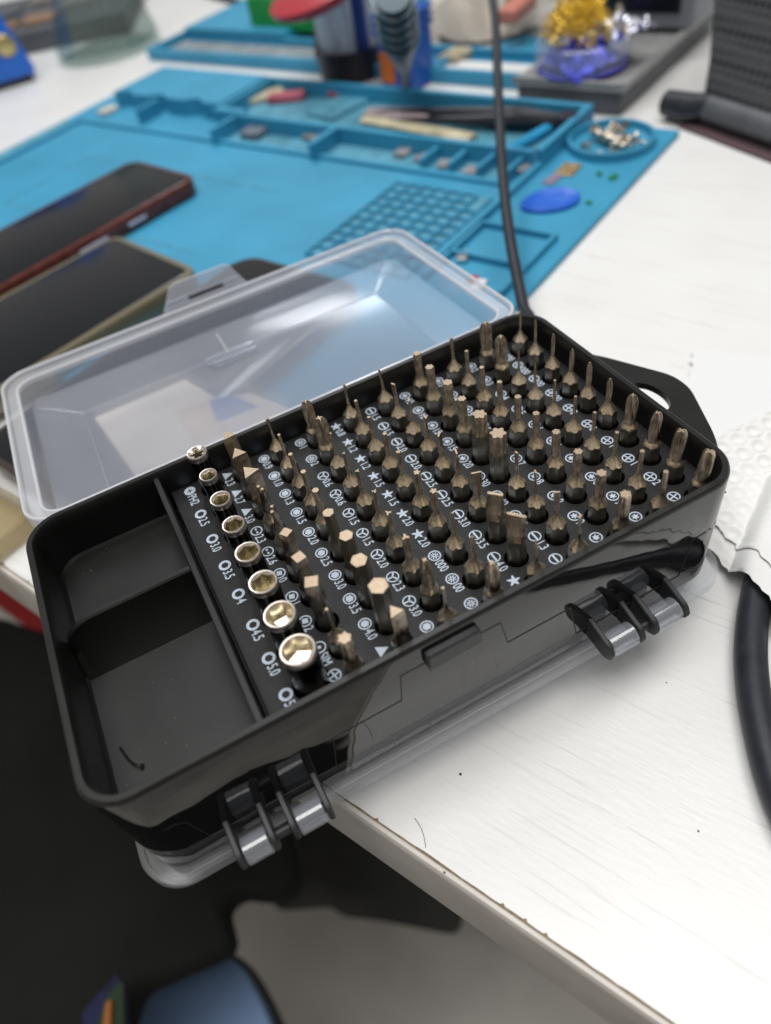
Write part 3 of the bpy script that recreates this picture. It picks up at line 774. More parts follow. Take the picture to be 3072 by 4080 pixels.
small_box('metal_plate', 1195, 388, TZ+3.1, 12, 6, .8, .4, pmat('mauve_grey', (.25, .2, .28), .4), 'thin greyish purple plate beside the blue pick', 'metal plate')
small_box('chip', 1000, 558, TZ+3.4, 8, 5, 2.0, .9, silv, 'small silver metal part in the mat pocket near the box lid', 'metal part')
small_box('sticker', 1035, 618, TZ+3.1, 8, 5, 1.2, .6, pmat('white_plastic_small', (.75, .72, .74), .4), 'white scrap beside a red scrap near the case corner', 'scrap')
small_box('red_scrap', 1022, 608, TZ+3.1, 6, 4, 1.4, .6, pmat('dark_red', (.35, .02, .03), .4), 'dark red scrap lying near the case corner', 'scrap')
grn = pmat('green_pcb', (0.02, 0.22, 0.06), .4, var=.5, vscale=800)
for i, (px, py, w, lb) in enumerate(((1325, 385, 5, 'larger green chip of board right of the metal plate'), (1295, 378, 3.5, 'small green chip of board left of the larger one'), (1272, 440, 3, 'tiny dark green crumb right of the blue pick'), (1240, 418, 2.6, 'tiny dark green crumb at the top edge of the blue pick'))):
    small_box('green_fragment', px, py, TZ+3.1, w, w*.6, 1.3, .3+i, grn, lb, 'fragment', group='green crumbs on the mat')
# contents of the trays
yel = pmat('cream_plastic', (.58, .52, .36), .5, var=.3, vscale=80); pink = pmat('pink_red_plastic', (.55, .12, .16), .5, var=.4, vscale=90); gy = pmat('grey_scrap', (.30, .30, .31), .5, var=.5, vscale=120)
dk = pmat('dark_grip', (.018, .018, .026), .45)
small_box('grey_component', 565, 284, TZ+3.5, 26, 15, 4, .5, pmat('slate_grey', (.14, .17, .22), .5, var=.3), 'dark grey rectangular part in the tray left of centre', 'component', c=1)
small_box('cream_scrap', 570, 215, TZ+3.5, 30, 14, 4, -.2, yel, 'cream coloured scrap in the far tray beside the raised block', 'scrap', c=1)
small_box('red_scrap', 620, 218, TZ+3.5, 26, 9, 5, -.6, pink, 'pinkish red scrap in the middle of the far tray', 'scrap', c=1)
small_box('red_scrap', 745, 210, TZ+3.5, 24, 6, 4, -1.0, pink, 'pink strip at the back of the far tray', 'scrap', c=1)
small_box('clear_bag', 730, 235, TZ+3.5, 34, 26, 2, .3, M['silicone_dull'], 'pale blue flat packet lying in the far tray', 'packet', c=.5)
small_box('scrap_paper', 860, 252, TZ+3.5, 46, 14, 3, -.9, pmat('pinkish_grey', (.45, .36, .38), .6, var=.5, vscale=70), 'crumpled greyish pink scrap under the tweezers tips', 'scrap', c=1)
small_box('grey_component', 700, 300, TZ+3.5, 26, 12, 3, -1.08, gy, 'grey flat part in the compartment right of centre', 'component', c=1)
small_box('white_scrap', 235, 243, TZ+3.1, 14, 9, 3, .3, pmat('off_white', (.62, .58, .5), .5, var=.3), 'off white scrap in the far left corner of the mat', 'scrap', c=1)
for i, (px, py) in enumerate(((870, 345), (915, 358), (965, 370), (1020, 385), (1130, 378))):
    small_box('grey_component', px, py-10, TZ+3.5, 9, 8, 2.5, .5+i, gy, '%s of five grey parts in the small compartments, counted from the left' % ORD[i], 'component', c=.6, group='grey parts in the small compartments')
# strips and tweezers
def stick(name, a, b, r0, r1, m, label, cat, z, flat=.45):
    A, Bp = at(*a, z), at(*b, z); L = (Bp-A).length; n = 12
    mb = MB().use(m)
    T = Matrix.Translation((0, 0, r1*flat)) @ Matrix.Rotation(PI/2, 4, 'Y')
    loops = []
    for k in range(9):
        t = k/8; r = r0 + (r1-r0)*t
        loops.append([(t*L, r*math.cos(2*PI*q/n), max(r0, r1)*flat + r*flat*math.sin(2*PI*q/n)) for q in range(n)])
    mb.loft(loops, cap0=True, cap1=True)
    o = link(name, mb.mesh(name), None, (A.x, A.y, z), math.atan2((Bp-A).y, (Bp-A).x)); return tag(o, label, cat)
stick('plastic_stick', (790, 262), (1022, 305), 5.0, 5.5, yel, 'cream flat stick in the far tray, its right end white', 'stick', TZ+3.5, .3)
tw = thing('tweezers', 'black tweezers lying in the far tray behind the cable', 'tweezers', tuple(at(1225, 262, TZ+9)), 0)
tl = at(1225, 262, TZ+9)
for q, (ex, ey, name) in enumerate(((800, 238, 'arm'), (830, 258, 'arm'))):
    e = at(ex, ey, TZ+6); mb = MB().use(dk)
    pts = [Vector((0, 0, 0)), (e-tl)*.2 + Vector((0, 3.0 if q == 0 else -3.0, 1.5)), (e-tl)*.5 + Vector((0, 4 if q == 0 else -3, .5)), (e-tl)]
    mb.tube(pts, [3.6, 4.4, 3.2, .5], 8); part(name, mb, None, tw)
part('joint', MB().use(dk).lathe([(.1, -4.5), (6.5, -4), (7, 0), (6, 3.5), (.1, 4)], 14), None, tw)
stick('plastic_stick', (1075, 352), (1190, 285), 3.2, 3.0, pmat('bright_blue_plastic', (.03, .33, .60), .4), 'light blue rod slanting across the right end of the tray', 'stick', TZ+3.5, .9)

# ================================================================== phones
def phone(pts, z, thick, rad, body_m, name_label, side_label=None, frame=3.0):
    # pts: far-left corner, far-right corner (short edge) and a point on the left long edge, as millimetre points
    a, b, c = [Vector((p.x, p.y, 0)) for p in pts]
    ux = (b-a); W = ux.length; ux.normalize(); uy = Vector((-ux.y, ux.x, 0)); 
    if (c-a).dot(uy) < 0: uy = -uy
    L = 152
    rz = math.atan2(ux.y, ux.x)
    t = thing('smartphone', name_label, 'smartphone', (a.x, a.y, z), rz)
    sgn = 1 if uy.dot(Vector((-math.sin(rz), math.cos(rz), 0))) > 0 else -1
    y0, y1 = (0, L) if sgn > 0 else (-L, 0)
    def L_(i, zz): return [(x, y, zz) for x, y in rr(i, W-i, y0+i, y1-i, max(rad-i, 1), 8)]
    mb = MB().use(body_m); mb.loft([L_(1.5, 0), L_(.3, .8), L_(0, 2), L_(0, thick-1.2), L_(.4, thick-.2), L_(frame, thick)], cap0=True, cap1=True)
    part('body' if frame < 2.5 else 'phone_case', mb, None, t)
    mb = MB().use(M['screen']); mb.loft([L_(frame+.1, thick-.02), L_(frame+.1, thick+.12), L_(frame+.5, thick+.25)], cap0=True, cap1=True)
    part('screen', mb, None, t)
    return t, W, y0, y1
M['screen'] = pmat('dark_phone_glass', (0.008, 0.009, 0.012), 0.13, spec=.55, rvar=.06, vscale=60)
red = pmat('red_brown_phone_edge', (.17, .045, .035), .3, metal=.4, var=.3, vscale=200)
goldclear = frosted('yellowed_clear_case', (.36, .31, .20), .72, rough=.2)
z1 = TZ + 3.2; top1 = z1 + 9
t, W, y0, y1 = phone([at(288, 344, top1), at(428, 381, top1), at(0, 489, top1)], z1, 9, 9, red, 'dark smartphone with a red brown edge lying on the mat', frame=2.6)
part('side_button', MB().use(pmat('pale_button', (.55, .5, .6), .3)).box(W-.2, W+.5, -52, -40, 3.2, 5.2, c=.3), None, t)
part('side_button', MB().use(pmat('pale_button2', (.55, .5, .6), .3)).box(W-.2, W+.5, -84, -66, 3.2, 5.2, c=.3), None, t)
top2 = z1 + 10
t, W, y0, y1 = phone([at(250, 505, top2), at(432, 582, top2), at(0, 636, top2)], z1, 10, 8, goldclear, 'black smartphone in a yellowed clear case, front left of the mat', frame=3.4)
phone([at(492, 578, z1+8), at(640, 560, z1+8), at(430, 640, z1+8)], z1, 8, 11, pmat('black_phone_body', (.03, .025, .03), .3), 'black smartphone partly under the clear lid of the case', frame=2.2) if False else None
a3 = at(500, 556, z1+8); b3 = at(792, 618, z1+8); c3 = at(430, 640, z1+8)
dv_ = (at(490, 870, z1+8) - b3); dv_.z = 0; dv_.normalize(); ux_ = Vector((dv_.y, -dv_.x, 0))
if ux_.dot(b3 - a3) < 0: ux_ = -ux_
a3 = b3 - ux_*74; c3 = a3 + dv_*60
phone([a3, b3, c3], z1, 8, 12, pmat('brown_black_phone_body', (.05, .036, .034), .3), 'black smartphone partly under the clear lid of the case', frame=2.4)

# yellowed clear phone case at the left, half under the lid
p = at(20, 1165, TZ)
mb = MB().use(M['yellow_clear'])
def YL(i, z): return [(x, y, z) for x, y in rr(-60+i, 12-i, -8+i, 130-i, 9, 7)]
mb.loft([YL(1.5, 1.2), YL(1.4, 8), YL(.6, 8.6), YL(0, 8), YL(0, 1), YL(1, 0)], cap0=True, cap1=True)
tag(link('clear_phone_case', mb.mesh('clear_phone_case'), None, (p.x, p.y, TZ+.05), UA), 'yellowed clear phone case lying empty at the table edge', 'phone case')

zl = TZ + 3.2 + 8.6
lo_ = at(400, 900, zl)
lf = thing('printed_leaflet', 'cream leaflet with a blue patch lying on the phone under the clear lid', 'leaflet', tuple(lo_))
for nm, m_, pts_, z0_, z1_ in (('sheet', pmat('cream_paper', (.80, .70, .60), .7, var=.25, vscale=22), ((205, 905), (400, 822), (470, 862), (540, 850), (640, 890), (560, 985), (300, 1040)), 0, .4),
                     ('blue_patch', pmat('blue_print', (.06, .16, .45), .6, var=.3, vscale=40), ((452, 868), (500, 856), (560, 880), (470, 915)), .4, .55),
                     ('orange_patch', pmat('orange_print', (.72, .56, .42), .6, var=.3, vscale=40), ((380, 890), (440, 870), (500, 930), (420, 960)), .4, .52)):
    mb = MB().use(m_); mb.prism([((at(px, py, zl).x - lo_.x), (at(px, py, zl).y - lo_.y)) for px, py in pts_], z0_, z1_); part(nm, mb, None, lf, smooth=False)

# ================================================================== cables
mb = MB().use(M['rubber_black'])
pts = [(60, 30, -39.6), (95, 22, -39)]
for px, py, dep in ((1140, 720, 262), (1130, 660, 275), (1110, 560, 292), (1096, 470, 308), (1085, 360, 328), (1079, 250, 348), (1074, 130, 372), (1065, 0, 400)):
    p = along(px, py, dep); pts.append(tuple(p))
pts += [(290, 330, 60), (345, 420, 90), (420, 520, 105), (520, 640, 60), (600, 740, -30), (640, 800, -39.5)]
o = link('thin_cable', mb.tube(smooth_path(pts), 2.3, 12).mesh('thin_cable'), None, (0, 0, 0))
tag(o, 'thin black cable rising behind the case and crossing the mat', 'cable')
mb = MB().use(M['rubber_black']); R_ = 3.9
cpx = [(1668, 1120), (1640, 1190), (1618, 1260), (1604, 1340), (1600, 1420), (1607, 1500), (1622, 1580), (1648, 1680), (1690, 1780), (1760, 1880), (1900, 2010), (2150, 2120), (2500, 2150)]
pts = [tuple(at(px+22, py, TZ + R_)) for px, py in cpx]
o = link('thick_cable', mb.tube(smooth_path(pts), R_, 20).mesh('thick_cable'), None, (0, 0, 0))
tag(o, 'thick dark cable curving over the table from under the paper towel', 'cable')

# ================================================================== paper towel and tissue
M['paper'] = pmat('white_paper', (0.78, 0.775, 0.76), 0.9, spec=.2, bump=.5, bscale=1600, bdist=.0002)
M['tissue'] = pmat('thin_white_tissue', (0.76, 0.76, 0.765), 0.9, spec=.2, bump=.2, bscale=500)
CABP = smooth_path([tuple(at(px+22, py, TZ+3.9)) for px, py in ((1690, 1060), (1668, 1120), (1640, 1190), (1618, 1260), (1604, 1340))], 5)
def towel(name, corners, z, nx, ny, h_em, mat, wob, thick=.15):
    A, B_, C_, D_ = [Vector(c) for c in corners]
    def fn(u, v):
        p = (A*(1-u) + B_*u)*(1-v) + (D_*(1-u) + C_*u)*v
        q = Vector((p.x*.02, p.y*.02, 0))
        e = min(u, 1-u, v, 1-v)
        jag = noise.noise(Vector((p.x*.35, p.y*.35, 3)))*1.3*max(0, 1-e/.03)
        zz = z + wob*(noise.noise(q) + .5) + wob*.3*noise.noise(q*3.1)
        if h_em:
            # embossed circles on a hexagonal lattice
            s_ = 6.3; gy_ = p.y/(s_*.866); row = math.floor(gy_ + .5); gx = p.x/s_ - .5*(row % 2); cxn = math.floor(gx + .5)
            dx = (gx-cxn)*s_; dy = (gy_-row)*s_*.866
            d = math.hypot(dx*(1 + .15*noise.noise(Vector((row, cxn, 0)))), dy)
            zz += h_em*(math.exp(-((d-2.4)/.8)**2) - .8*math.exp(-(d/1.5)**2))*(.6 + .8*abs(noise.noise(Vector((row*.7, cxn*.9, 4))))) + .35*noise.noise(Vector((p.x*.22, p.y*.22, 9)))
        if h_em:
            dc = min(math.hypot(p.x-c_.x, p.y-c_.y) for c_ in CABP)
            zz = max(zz, z + 8.4*math.exp(-(dc/7.0)**4)) if dc < 14 else zz
            zz += 0.0
        return (p.x + jag, p.y - jag*.6, zz)
    mb = MB().use(mat); mb.grid(nx, ny, fn)
    me = mb.mesh(name, ang=180); o = link(name, me, None, (0, 0, 0))
    sm = o.modifiers.new('thickness', 'SOLIDIFY'); sm.thickness = thick*S; sm.offset = -1
    return o
w = thing('paper_towel', 'white embossed paper towel with torn edges right of the case', 'paper towel', (160, -60, TZ))
e0 = at(1546, 1172, -34); e1 = at(1666, 1308, -34); dirL = (e1-e0).normalized()
up0 = at(1560, 940, -34)
def xy(p, z=0): return (p.x, p.y, 0)
c1_ = e0 + dirL*(-26); c2_ = e0 + dirL*130
side = (Vector((up0.x, up0.y, 0)) - Vector((e0.x, e0.y, 0)))
q1 = Vector((c1_.x, c1_.y, 0)); q2 = Vector((c2_.x, c2_.y, 0))
top_l = at(1560, 925, -34); top_r = at(1666, 880, -34); dT = (top_r-top_l).normalized()
t0 = top_l - dT*12; t1 = top_l + dT*170
for nm, zz, hh_, sh_ in (('lower_layer', -40.4, .35, Vector((0, 0, 0))), ('upper_layer', -39.5, .85, Vector((8, 9, 0)))):
    o = towel(nm, [q1 + sh_*.9, q2 + sh_*.9, Vector((t1.x, t1.y, 0)) + sh_*0, Vector((t0.x, t0.y, 0)) + sh_*0], zz, 300, 170, hh_, M['paper'], 3.2)
    o.parent = w; o.location = -w.location + wp(0, 0, 0)
a, b, c, d = at(1440, 1000, -41), at(1500, 757, -41), at(1820, 790, -41), at(1820, 1000, -41)
o = towel('flat_tissue', [a, d, c, b], -41.8, 60, 60, 0, M['tissue'], 1.3, .12)
tag(o, 'smooth thin white tissue lying flat behind the paper towel', 'tissue')

# ================================================================== things behind the mat
# steel stand with the brass wool jar
M['brushed'] = pmat('brushed_steel', (.36, .36, .36), .45, metal=.25, var=.15, vscale=60)
M['grey_dark'] = pmat('dark_grey_paint', (.085, .09, .10), .5, var=.2, vscale=60)
st = thing('steel_tray', 'flat grey steel tray base behind the mat', 'steel base', uvp(355, 35, TZ), UA)
part('top_plate', MB().use(M['brushed']).box(0, 150, 0, 69, 13, 16, c=.8), None, st)
part('rim_lip', MB().use(M['brushed']).box(0, 150, -.6, 2.2, 16, 18, c=.4), None, st)
part('rim_lip', MB().use(M['brushed']).box(-.4, 2.2, 2.3, 69, 16, 18, c=.4), None, st)
part('side_panel', MB().use(M['grey_dark']).box(2, 148, 2, 67, .2, 13, c=.8), None, st)
jc = at(1258, 140, TZ+18)
jr = thing('wool_jar', 'clear round jar of golden brass wool on the steel base', 'jar', (jc.x, jc.y, TZ+18.1))
jm = MB().use(M['acrylic']); jm.lathe([(.1, .6), (25, .6), (26.5, 1.4), (27, 3), (27, 14), (26, 15), (24.6, 14.6), (24.4, 5), (.1, 4)], 40); part('bowl', jm, None, jr)
part('blue_disc', MB().use(pmat('deep_blue_plastic', (.02, .02, .50), .25)).lathe([(.1, 0), (25.5, 0), (26, .3), (.1, .5)], 40), None, jr)
bl = MB().use(pmat('blue_foil', (.08, .10, .75), .2, metal=.5, bump=.8, bscale=120, bdist=.004))
bl.grid(30, 30, lambda u, v: ((u-.5)*40*(1-.0), (v-.5)*40, 10 + 6*noise.noise(Vector((u*6, v*6, 1))) - 14*((u-.5)**2+(v-.5)**2)*1.5)); part('crumpled_foil', bl, None, jr, ang=10)
wm = MB().use(pmat('brass_wool', (.95, .68, .10), .3, metal=1.0))
rnd = random.Random(9)
for k in range(340):        # springy brass curls
    a = rnd.uniform(0, 2*PI); rr_ = 21*math.sqrt(rnd.random()); h = rnd.uniform(0, 1)
    c_ = Vector((-3 + rr_*math.cos(a)*(1-.4*h), 2 + rr_*math.sin(a)*(1-.4*h), 14 + 20*h))
    ax = Vector((rnd.uniform(-1, 1), rnd.uniform(-1, 1), rnd.uniform(-1, 1))).normalized(); o1 = ax.orthogonal().normalized(); o2 = ax.cross(o1); rad = rnd.uniform(1.4, 3.0)
    wm.tube([c_ + (o1*math.cos(t) + o2*math.sin(t))*rad + ax*t*.4 for t in [q*.7 for q in range(8)]], .32, 4)
o = part('brass_wool', wm, None, jr, ang=60); o['kind'] = 'stuff'
cf = MB().use(pmat('silver_foil', (.75, .76, .85), .15, metal=.9, bump=.6, bscale=200, bdist=.003))
cf.grid(22, 22, lambda u, v: (8 + u*22, (v-.5)*26 - 12, 18 + 9*noise.noise(Vector((u*5, v*5, 7))))); o = part('clear_wrapper', cf, None, jr, ang=5)

# grey device with a dark screen standing on the far end of the steel base
dv = thing('grey_device', 'grey box with a dark glass front at the top edge', 'device', uvp(440, 36, TZ+18.2), UA)
part('housing', MB().use(pmat('mid_grey_plastic', (.20, .21, .24), .45)).box(0, 60, -6, 70, 0, 110, c=3), None, dv)
part('screen', MB().use(M['screen']).box(-.8, .2, 2, 60, 9, 100, c=.3), None, dv)

# black perforated panel on a foot, right edge
def perf():
    m, nt, b, out = new_mat('perforated_black_panel')
    tc = nt.nodes.new('ShaderNodeTexCoord'); vo = nt.nodes.new('ShaderNodeTexVoronoi'); vo.inputs['Scale'].default_value = 240; vo.inputs['Randomness'].default_value = 0.0
    nt.links.new(tc.outputs['Object'], vo.inputs['Vector'])
    r = nt.nodes.new('ShaderNodeValToRGB'); r.color_ramp.elements[0].position = .25; r.color_ramp.elements[0].color = (.012, .012, .014, 1)
    r.color_ramp.elements[1].position = .42; r.color_ramp.elements[1].color = (.075, .075, .078, 1)
    nt.links.new(vo.outputs['Distance'], r.inputs['Fac']); nt.links.new(r.outputs['Color'], b.inputs['Base Color'])
    bp = nt.nodes.new('ShaderNodeBump'); bp.inputs['Strength'].default_value = .8; bp.inputs['Distance'].default_value = .001
    nt.links.new(vo.outputs['Distance'], bp.inputs['Height']); nt.links.new(bp.outputs['Normal'], b.inputs['Normal'])
    b.inputs['Roughness'].default_value = .5
    return m
pn = thing('perforated_stand', 'black perforated metal stand with a round foot, right edge', 'stand', (312, 158, TZ))
b0, b1 = at(1480, 240, TZ+14), at(1672, 305, TZ+14); bdir = (b1-b0).normalized()
tp0 = Vector((332, 168, 12.0))
mb = MB().use(perf())
bo = Vector((312, 158, TZ))
low0 = Vector((322, 150, TZ+12)) - bo; e = Vector((0.02, -1, 0)).normalized()
upv = (Vector((352, 200, 64)) - (low0 + bo)).normalized()
nrm = e.cross(upv).normalized()
def PQ(s_, t_, k): return low0 + e*s_ + upv*t_ + nrm*k
for k0, k1 in ((0, 3.0),):
    L = [(-6, 0), (180, 0), (180, 130), (-14, 130), (-12, 60), (-6, 52), (0, 46), (-2, 20)]
    mb.loft([[PQ(a, b, k0) for a, b in L], [PQ(a, b, k1) for a, b in L]], cap0=True, cap1=True)
part('perforated_panel', mb, None, pn, smooth=False)
mb = MB().use(M['grey_dark']); mb.tube([PQ(-4, -3, 1), PQ(180, -3, 1)], 6.5, 12); part('base_bar', mb, None, pn)
mb = MB().use(M['rubber_black']); ft = at(1440, 222, TZ+8) - bo
mb.tube([ft, ft + Vector((3, -16, 0)), ft + Vector((6, -26, 3))], [6.5, 7.5, 6.0], 14); part('foot', mb, None, pn)
small = MB().use(pmat('maroon_strip', (.10, .06, .07), .6)).box(0, 14, -160, 6, 0, 2.0, c=.4)  # flat maroon strip at the foot of the panel
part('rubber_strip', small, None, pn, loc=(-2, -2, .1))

# flask
fc = at(240, 108, TZ); fl = thing('glass_flask', 'conical glass flask part filled with clear liquid', 'flask', (fc.x, fc.y, TZ))
mb = MB().use(M['glass'])
outp = [(.1, 0), (44, 0), (48, 2), (49, 6), (47, 14), (22, 100), (17, 118), (17, 150), (19, 153)]
inp = [(18, 153), (15.6, 150), (15.6, 118), (20.6, 100), (45.4, 14), (47, 7), (45.5, 3.5), (42, 2.2), (.1, 2.2)]
mb.lathe(outp + inp, 48); part('glass_body', mb, None, fl)
mb = MB().use(M['liquid']); mb.lathe([(.1, 2.4), (42, 2.4), (45.2, 3.9), (46.6, 7), (45.1, 14), (39.4, 34), (.1, 34)], 48); part('liquid', mb, None, fl)

# blue box at the top left corner
bb = thing('blue_bottle_box', 'blue tapering box with a small gold emblem, top left corner', 'box', tuple(at(20, 190, TZ)))
p0 = at(20, 190, TZ); mb = MB().use(pmat('blue_card', (.015, .13, .55), .4, var=.1, vscale=30))
rz = -.15
def q4(w0, w1, d0, d1, z): return [(w0, d0, z), (w1, d0, z), (w1, d1, z), (w0, d1, z)]
mb.loft([q4(-70, 26, -4, 60, 6), q4(-70, 27, -5, 60, 12), q4(-65, 16, 1, 55, 62), q4(-64, 15, 2, 54, 66)], cap0=True, cap1=True)
part('box_body', mb, None, bb)
part('dark_base', MB().use(dk).box(-68, 22, -2, 56, 0, 6, c=1), None, bb)
em = MB().use(pmat('gold_emblem', (.5, .4, .18), .35, metal=.8, var=.5, vscale=300)); em.lathe([(.1, 0), (9, 0), (7.5, 1.6), (.1, 2.4)], 9, Matrix.Translation((12, -3.6, 30)) @ Matrix.Rotation(PI/2, 4, 'X')); part('emblem', em, None, bb)
part('dark_window', MB().use(M['screen']).box(-62, -14, -4.6, .6, 40, 60, c=1), None, bb)

# second blue mat and what stands on it
m2 = thing('small_blue_tray', 'second blue silicone tray mat behind the large one', 'mat', uvp(382, 20, TZ), UA)
part('base', MB().use(B).box(0, 150, 80, 455, .05, 3, c=1), None, m2)
for a in ((0, 4, 80, 455), (146, 150, 80, 455), (4.1, 145.9, 451, 455), (4.1, 145.9, 80, 84), (40, 44, 84.1, 330), (4.1, 39.9, 240, 244), (4.1, 39.9, 160, 164)):
    part('tray_wall', MB().use(B).box(*a, 3, 9, c=.5), None, m2)
part('raised_block', MB().use(B).box(44.1, 145.8, 332, 450.9, 3, 12, c=1), None, m2)
part('tray_floor', MB().use(pmat('grey_mat_insert', (.25, .28, .30), .5, var=.3, vscale=60)).box(6, 40, 246, 449, 3, 3.4), None, m2)
cu_ = at(766, 160, TZ)
cup = thing('tool_cup', 'black cup holding clear tubes and a red disc, behind the mat', 'cup', (cu_.x, cu_.y, TZ))
part('cup_body', MB().use(dk).lathe([(.1, 0), (23, 0), (24, 1), (25, 20), (23.6, 20), (22.5, 2), (.1, 2)], 32), None, cup)
rnd = random.Random(4)
tubem = frosted('clear_tube_plastic', (.90, .93, .97), .8, rough=.15); bluet = pmat('dark_blue_tube', (.03, .07, .30), .4)
for k in range(9):
    a = 2*PI*k/9; x, y = 16*math.cos(a), 16*math.sin(a)
    mb = MB().use(bluet if k in (7,) else tubem)
    o = link('clear_tube', mb.tube([(0, 0, 0), (x*.12, y*.12, 78 + 6*math.sin(k*2.1))], 5.0, 12).mesh('clear_tube'), None, (cu_.x + x, cu_.y + y, TZ + 2.2))
    tag(o, 'dark blue tube standing in the black cup' if k == 7 else 'clear plastic tube in the black cup, %s counting round from the rightmost' % ORD[k], 'tube', 'clear tubes in the black cup')
pr_ = along(682, -34, 470)
rd = MB().use(pmat('red_plastic_disc', (.42, .035, .05), .35)); rd.lathe([(.1, 0), (30, 0), (33.5, 1.5), (33, 5), (26, 9), (.1, 11)], 40, Matrix.Rotation(PI, 4, 'X') @ Matrix.Rotation(.25, 4, 'Y'))
tag(link('red_disc', rd.mesh('red_disc'), None, tuple(pr_)), 'round red plastic head at the top edge above the tubes', 'disc')
stem = MB().use(M['grey_dark']); pb = Vector((pr_.x+12, pr_.y + 60, TZ)); stem.tube([pb, pb + (pr_ - pb)*.5 + Vector((20, 30, 30)), pr_ + Vector((0, 5, 3))], 2.2, 8)
tag(link('disc_stem', stem.mesh('disc_stem'), None, (0, 0, 0)), 'thin grey stem carrying the round red head', 'stem')
gb = at(655, 74, TZ+3.1)
tag(link('green_box', MB().use(pmat('green_plastic', (.01, .30, .05), .4)).box(-44, 44, -14, 14, 0, 24, c=2).mesh('green_box'), None, (gb.x, gb.y, TZ+9), UA - PI/2), 'bright green plastic box behind the clear tubes', 'box')
bcu = at(884, 184, TZ)
bc = thing('blue_container', 'blue plastic container with an orange label behind the mat', 'container', (bcu.x, bcu.y, TZ), UA)
bm_ = pmat('blue_plastic', (.02, .10, .42), .35, var=.1, vscale=50)
part('container_body', MB().use(bm_).box(-14, 14, -14, 14, 0, 46, c=4), None, bc)
for k in range(3): part('ridge', MB().use(bm_).box(-15, 15, -15, 15, 34 + 4.2*k, 36.4 + 4.2*k, c=1), None, bc)
part('orange_label', MB().use(pmat('orange_label', (.62, .16, .03), .5)).box(-14.8, -13.9, 0, 11, 6, 24), None, bc)
ir = thing('iron_holder', 'grey ribbed soldering handle standing in front of the blue container', 'soldering iron', tuple(at(880, 193, TZ)))
a0 = at(880, 193, TZ); a1 = along(848, -20, 385) - a0
mb = MB().use(pmat('slate_metal', (.07, .10, .12), .35, metal=.3))
N_ = 14; prf = []
for k in range(N_+1):
    t = k/N_; prf.append(3.0 if t < .2 else (3 + (t-.2)*22 if t < .55 else 10.6))
mb.tube([a1*(k/N_) for k in range(N_+1)], prf, 16); part('holder_cone', mb, None, ir)
for k in range(5):
    t = .60 + .085*k; mbk = MB().use(pmat('slate_ring', (.12, .15, .17), .25, metal=.6)); mbk.tube([a1*t, a1*(t+.03)], 12.0, 18); part('ring', mbk, None, ir)
# clutter on the second mat
small_box('component', 985, 132, TZ+3.2, 22, 16, 6, .4, pmat('beige_part', (.42, .36, .24), .5, var=.4, vscale=90), 'beige block on the second blue mat beside the cable', 'component', c=1.5)
def crumple(name, px, py, z, w, d, h, m, label, cat):
    p = at(px, py, z); mb = MB().use(m)
    def fn(u, v):
        n = noise.noise(Vector((u*3.3 + px, v*3.3, 2))); e = math.sin(PI*u)*math.sin(PI*v)
        return ((u-.5)*w, (v-.5)*d, max(0, h*e**.5*(.75 + .9*n)))
    mb.grid(26, 26, fn); o = link(name, mb.mesh(name, ang=18), None, (p.x, p.y, z+.1), .4); sm = o.modifiers.new('t', 'SOLIDIFY'); sm.thickness = .0006; return tag(o, label, cat)
crumple('crumpled_paper', 1030, 50, TZ+3.1, 110, 90, 26, pmat('beige_paper', (.46, .42, .36), .7, var=.25, vscale=30), 'crumpled beige paper on the second blue mat, left of the hanging cable', 'paper')
crumple('crumpled_paper', 1165, 35, TZ+3.1, 80, 100, 24, pmat('grey_beige_paper', (.42, .40, .37), .7, var=.25, vscale=30), 'crumpled greyish paper on the second blue mat, right of the hanging cable', 'paper')
dr = at(1132, 62, TZ+5)
db = MB().use(frosted('amber_plastic', (.52, .26, .08), .7, rough=.12)); db.lathe([(.1, 0), (9, 2), (12, 12), (10, 22), (5.5, 30), (5, 44), (.1, 45)], 20, Matrix.Rotation(-1.25, 4, 'X'))
tag(link('amber_bottle', db.mesh('amber_bottle'), None, (dr.x, dr.y, TZ+16), -.5), 'small amber rounded bottle lying behind the cable', 'bottle')
sal = at(1115, 10, TZ+26)
tag(link('pink_cap', MB().use(pmat('salmon_plastic', (.62, .22, .16), .5)).box(-16, 16, -7, 7, 0, 10, c=3).mesh('pink_cap'), None, (sal.x, sal.y, TZ+18), .6), 'salmon pink cap beyond the amber bottle', 'cap')
mb = MB().use(M['rubber_black'])
pts = [tuple(at(px, py, TZ+9)) for px, py in ((905, 20), (925, 55), (950, 80), (985, 93), (1030, 95), (1075, 88), (1120, 78), (1160, 60))]
tag(link('thin_lead', mb.tube(smooth_path(pts), 1.4, 8).mesh('thin_lead'), None, (0, 0, 0)), 'thin dark lead looping over the second blue mat', 'cable')
mb = MB().use(M['rubber_black'])
pts = [tuple(at(px, py, TZ+3)) for px, py in ((430, -20), (480, -5), (530, 8), (570, 24), (600, 22), (640, 5))]
tag(link('grey_lead', mb.tube(smooth_path(pts), 3.2, 8).mesh('grey_lead'), None, (0, 0, 0)), 'dark lead crossing the table at the top edge', 'cable')
wl = at(965, 172, TZ)
tag(link('white_strip', MB().use(pmat('white_plastic', (.78, .78, .77), .4)).box(-11, 11, -44, 44, 0, 5, c=1).mesh('white_strip'), None, (wl.x+22, wl.y-20, TZ+.1), UA), 'white plastic strip lying between the two blue mats', 'strip')
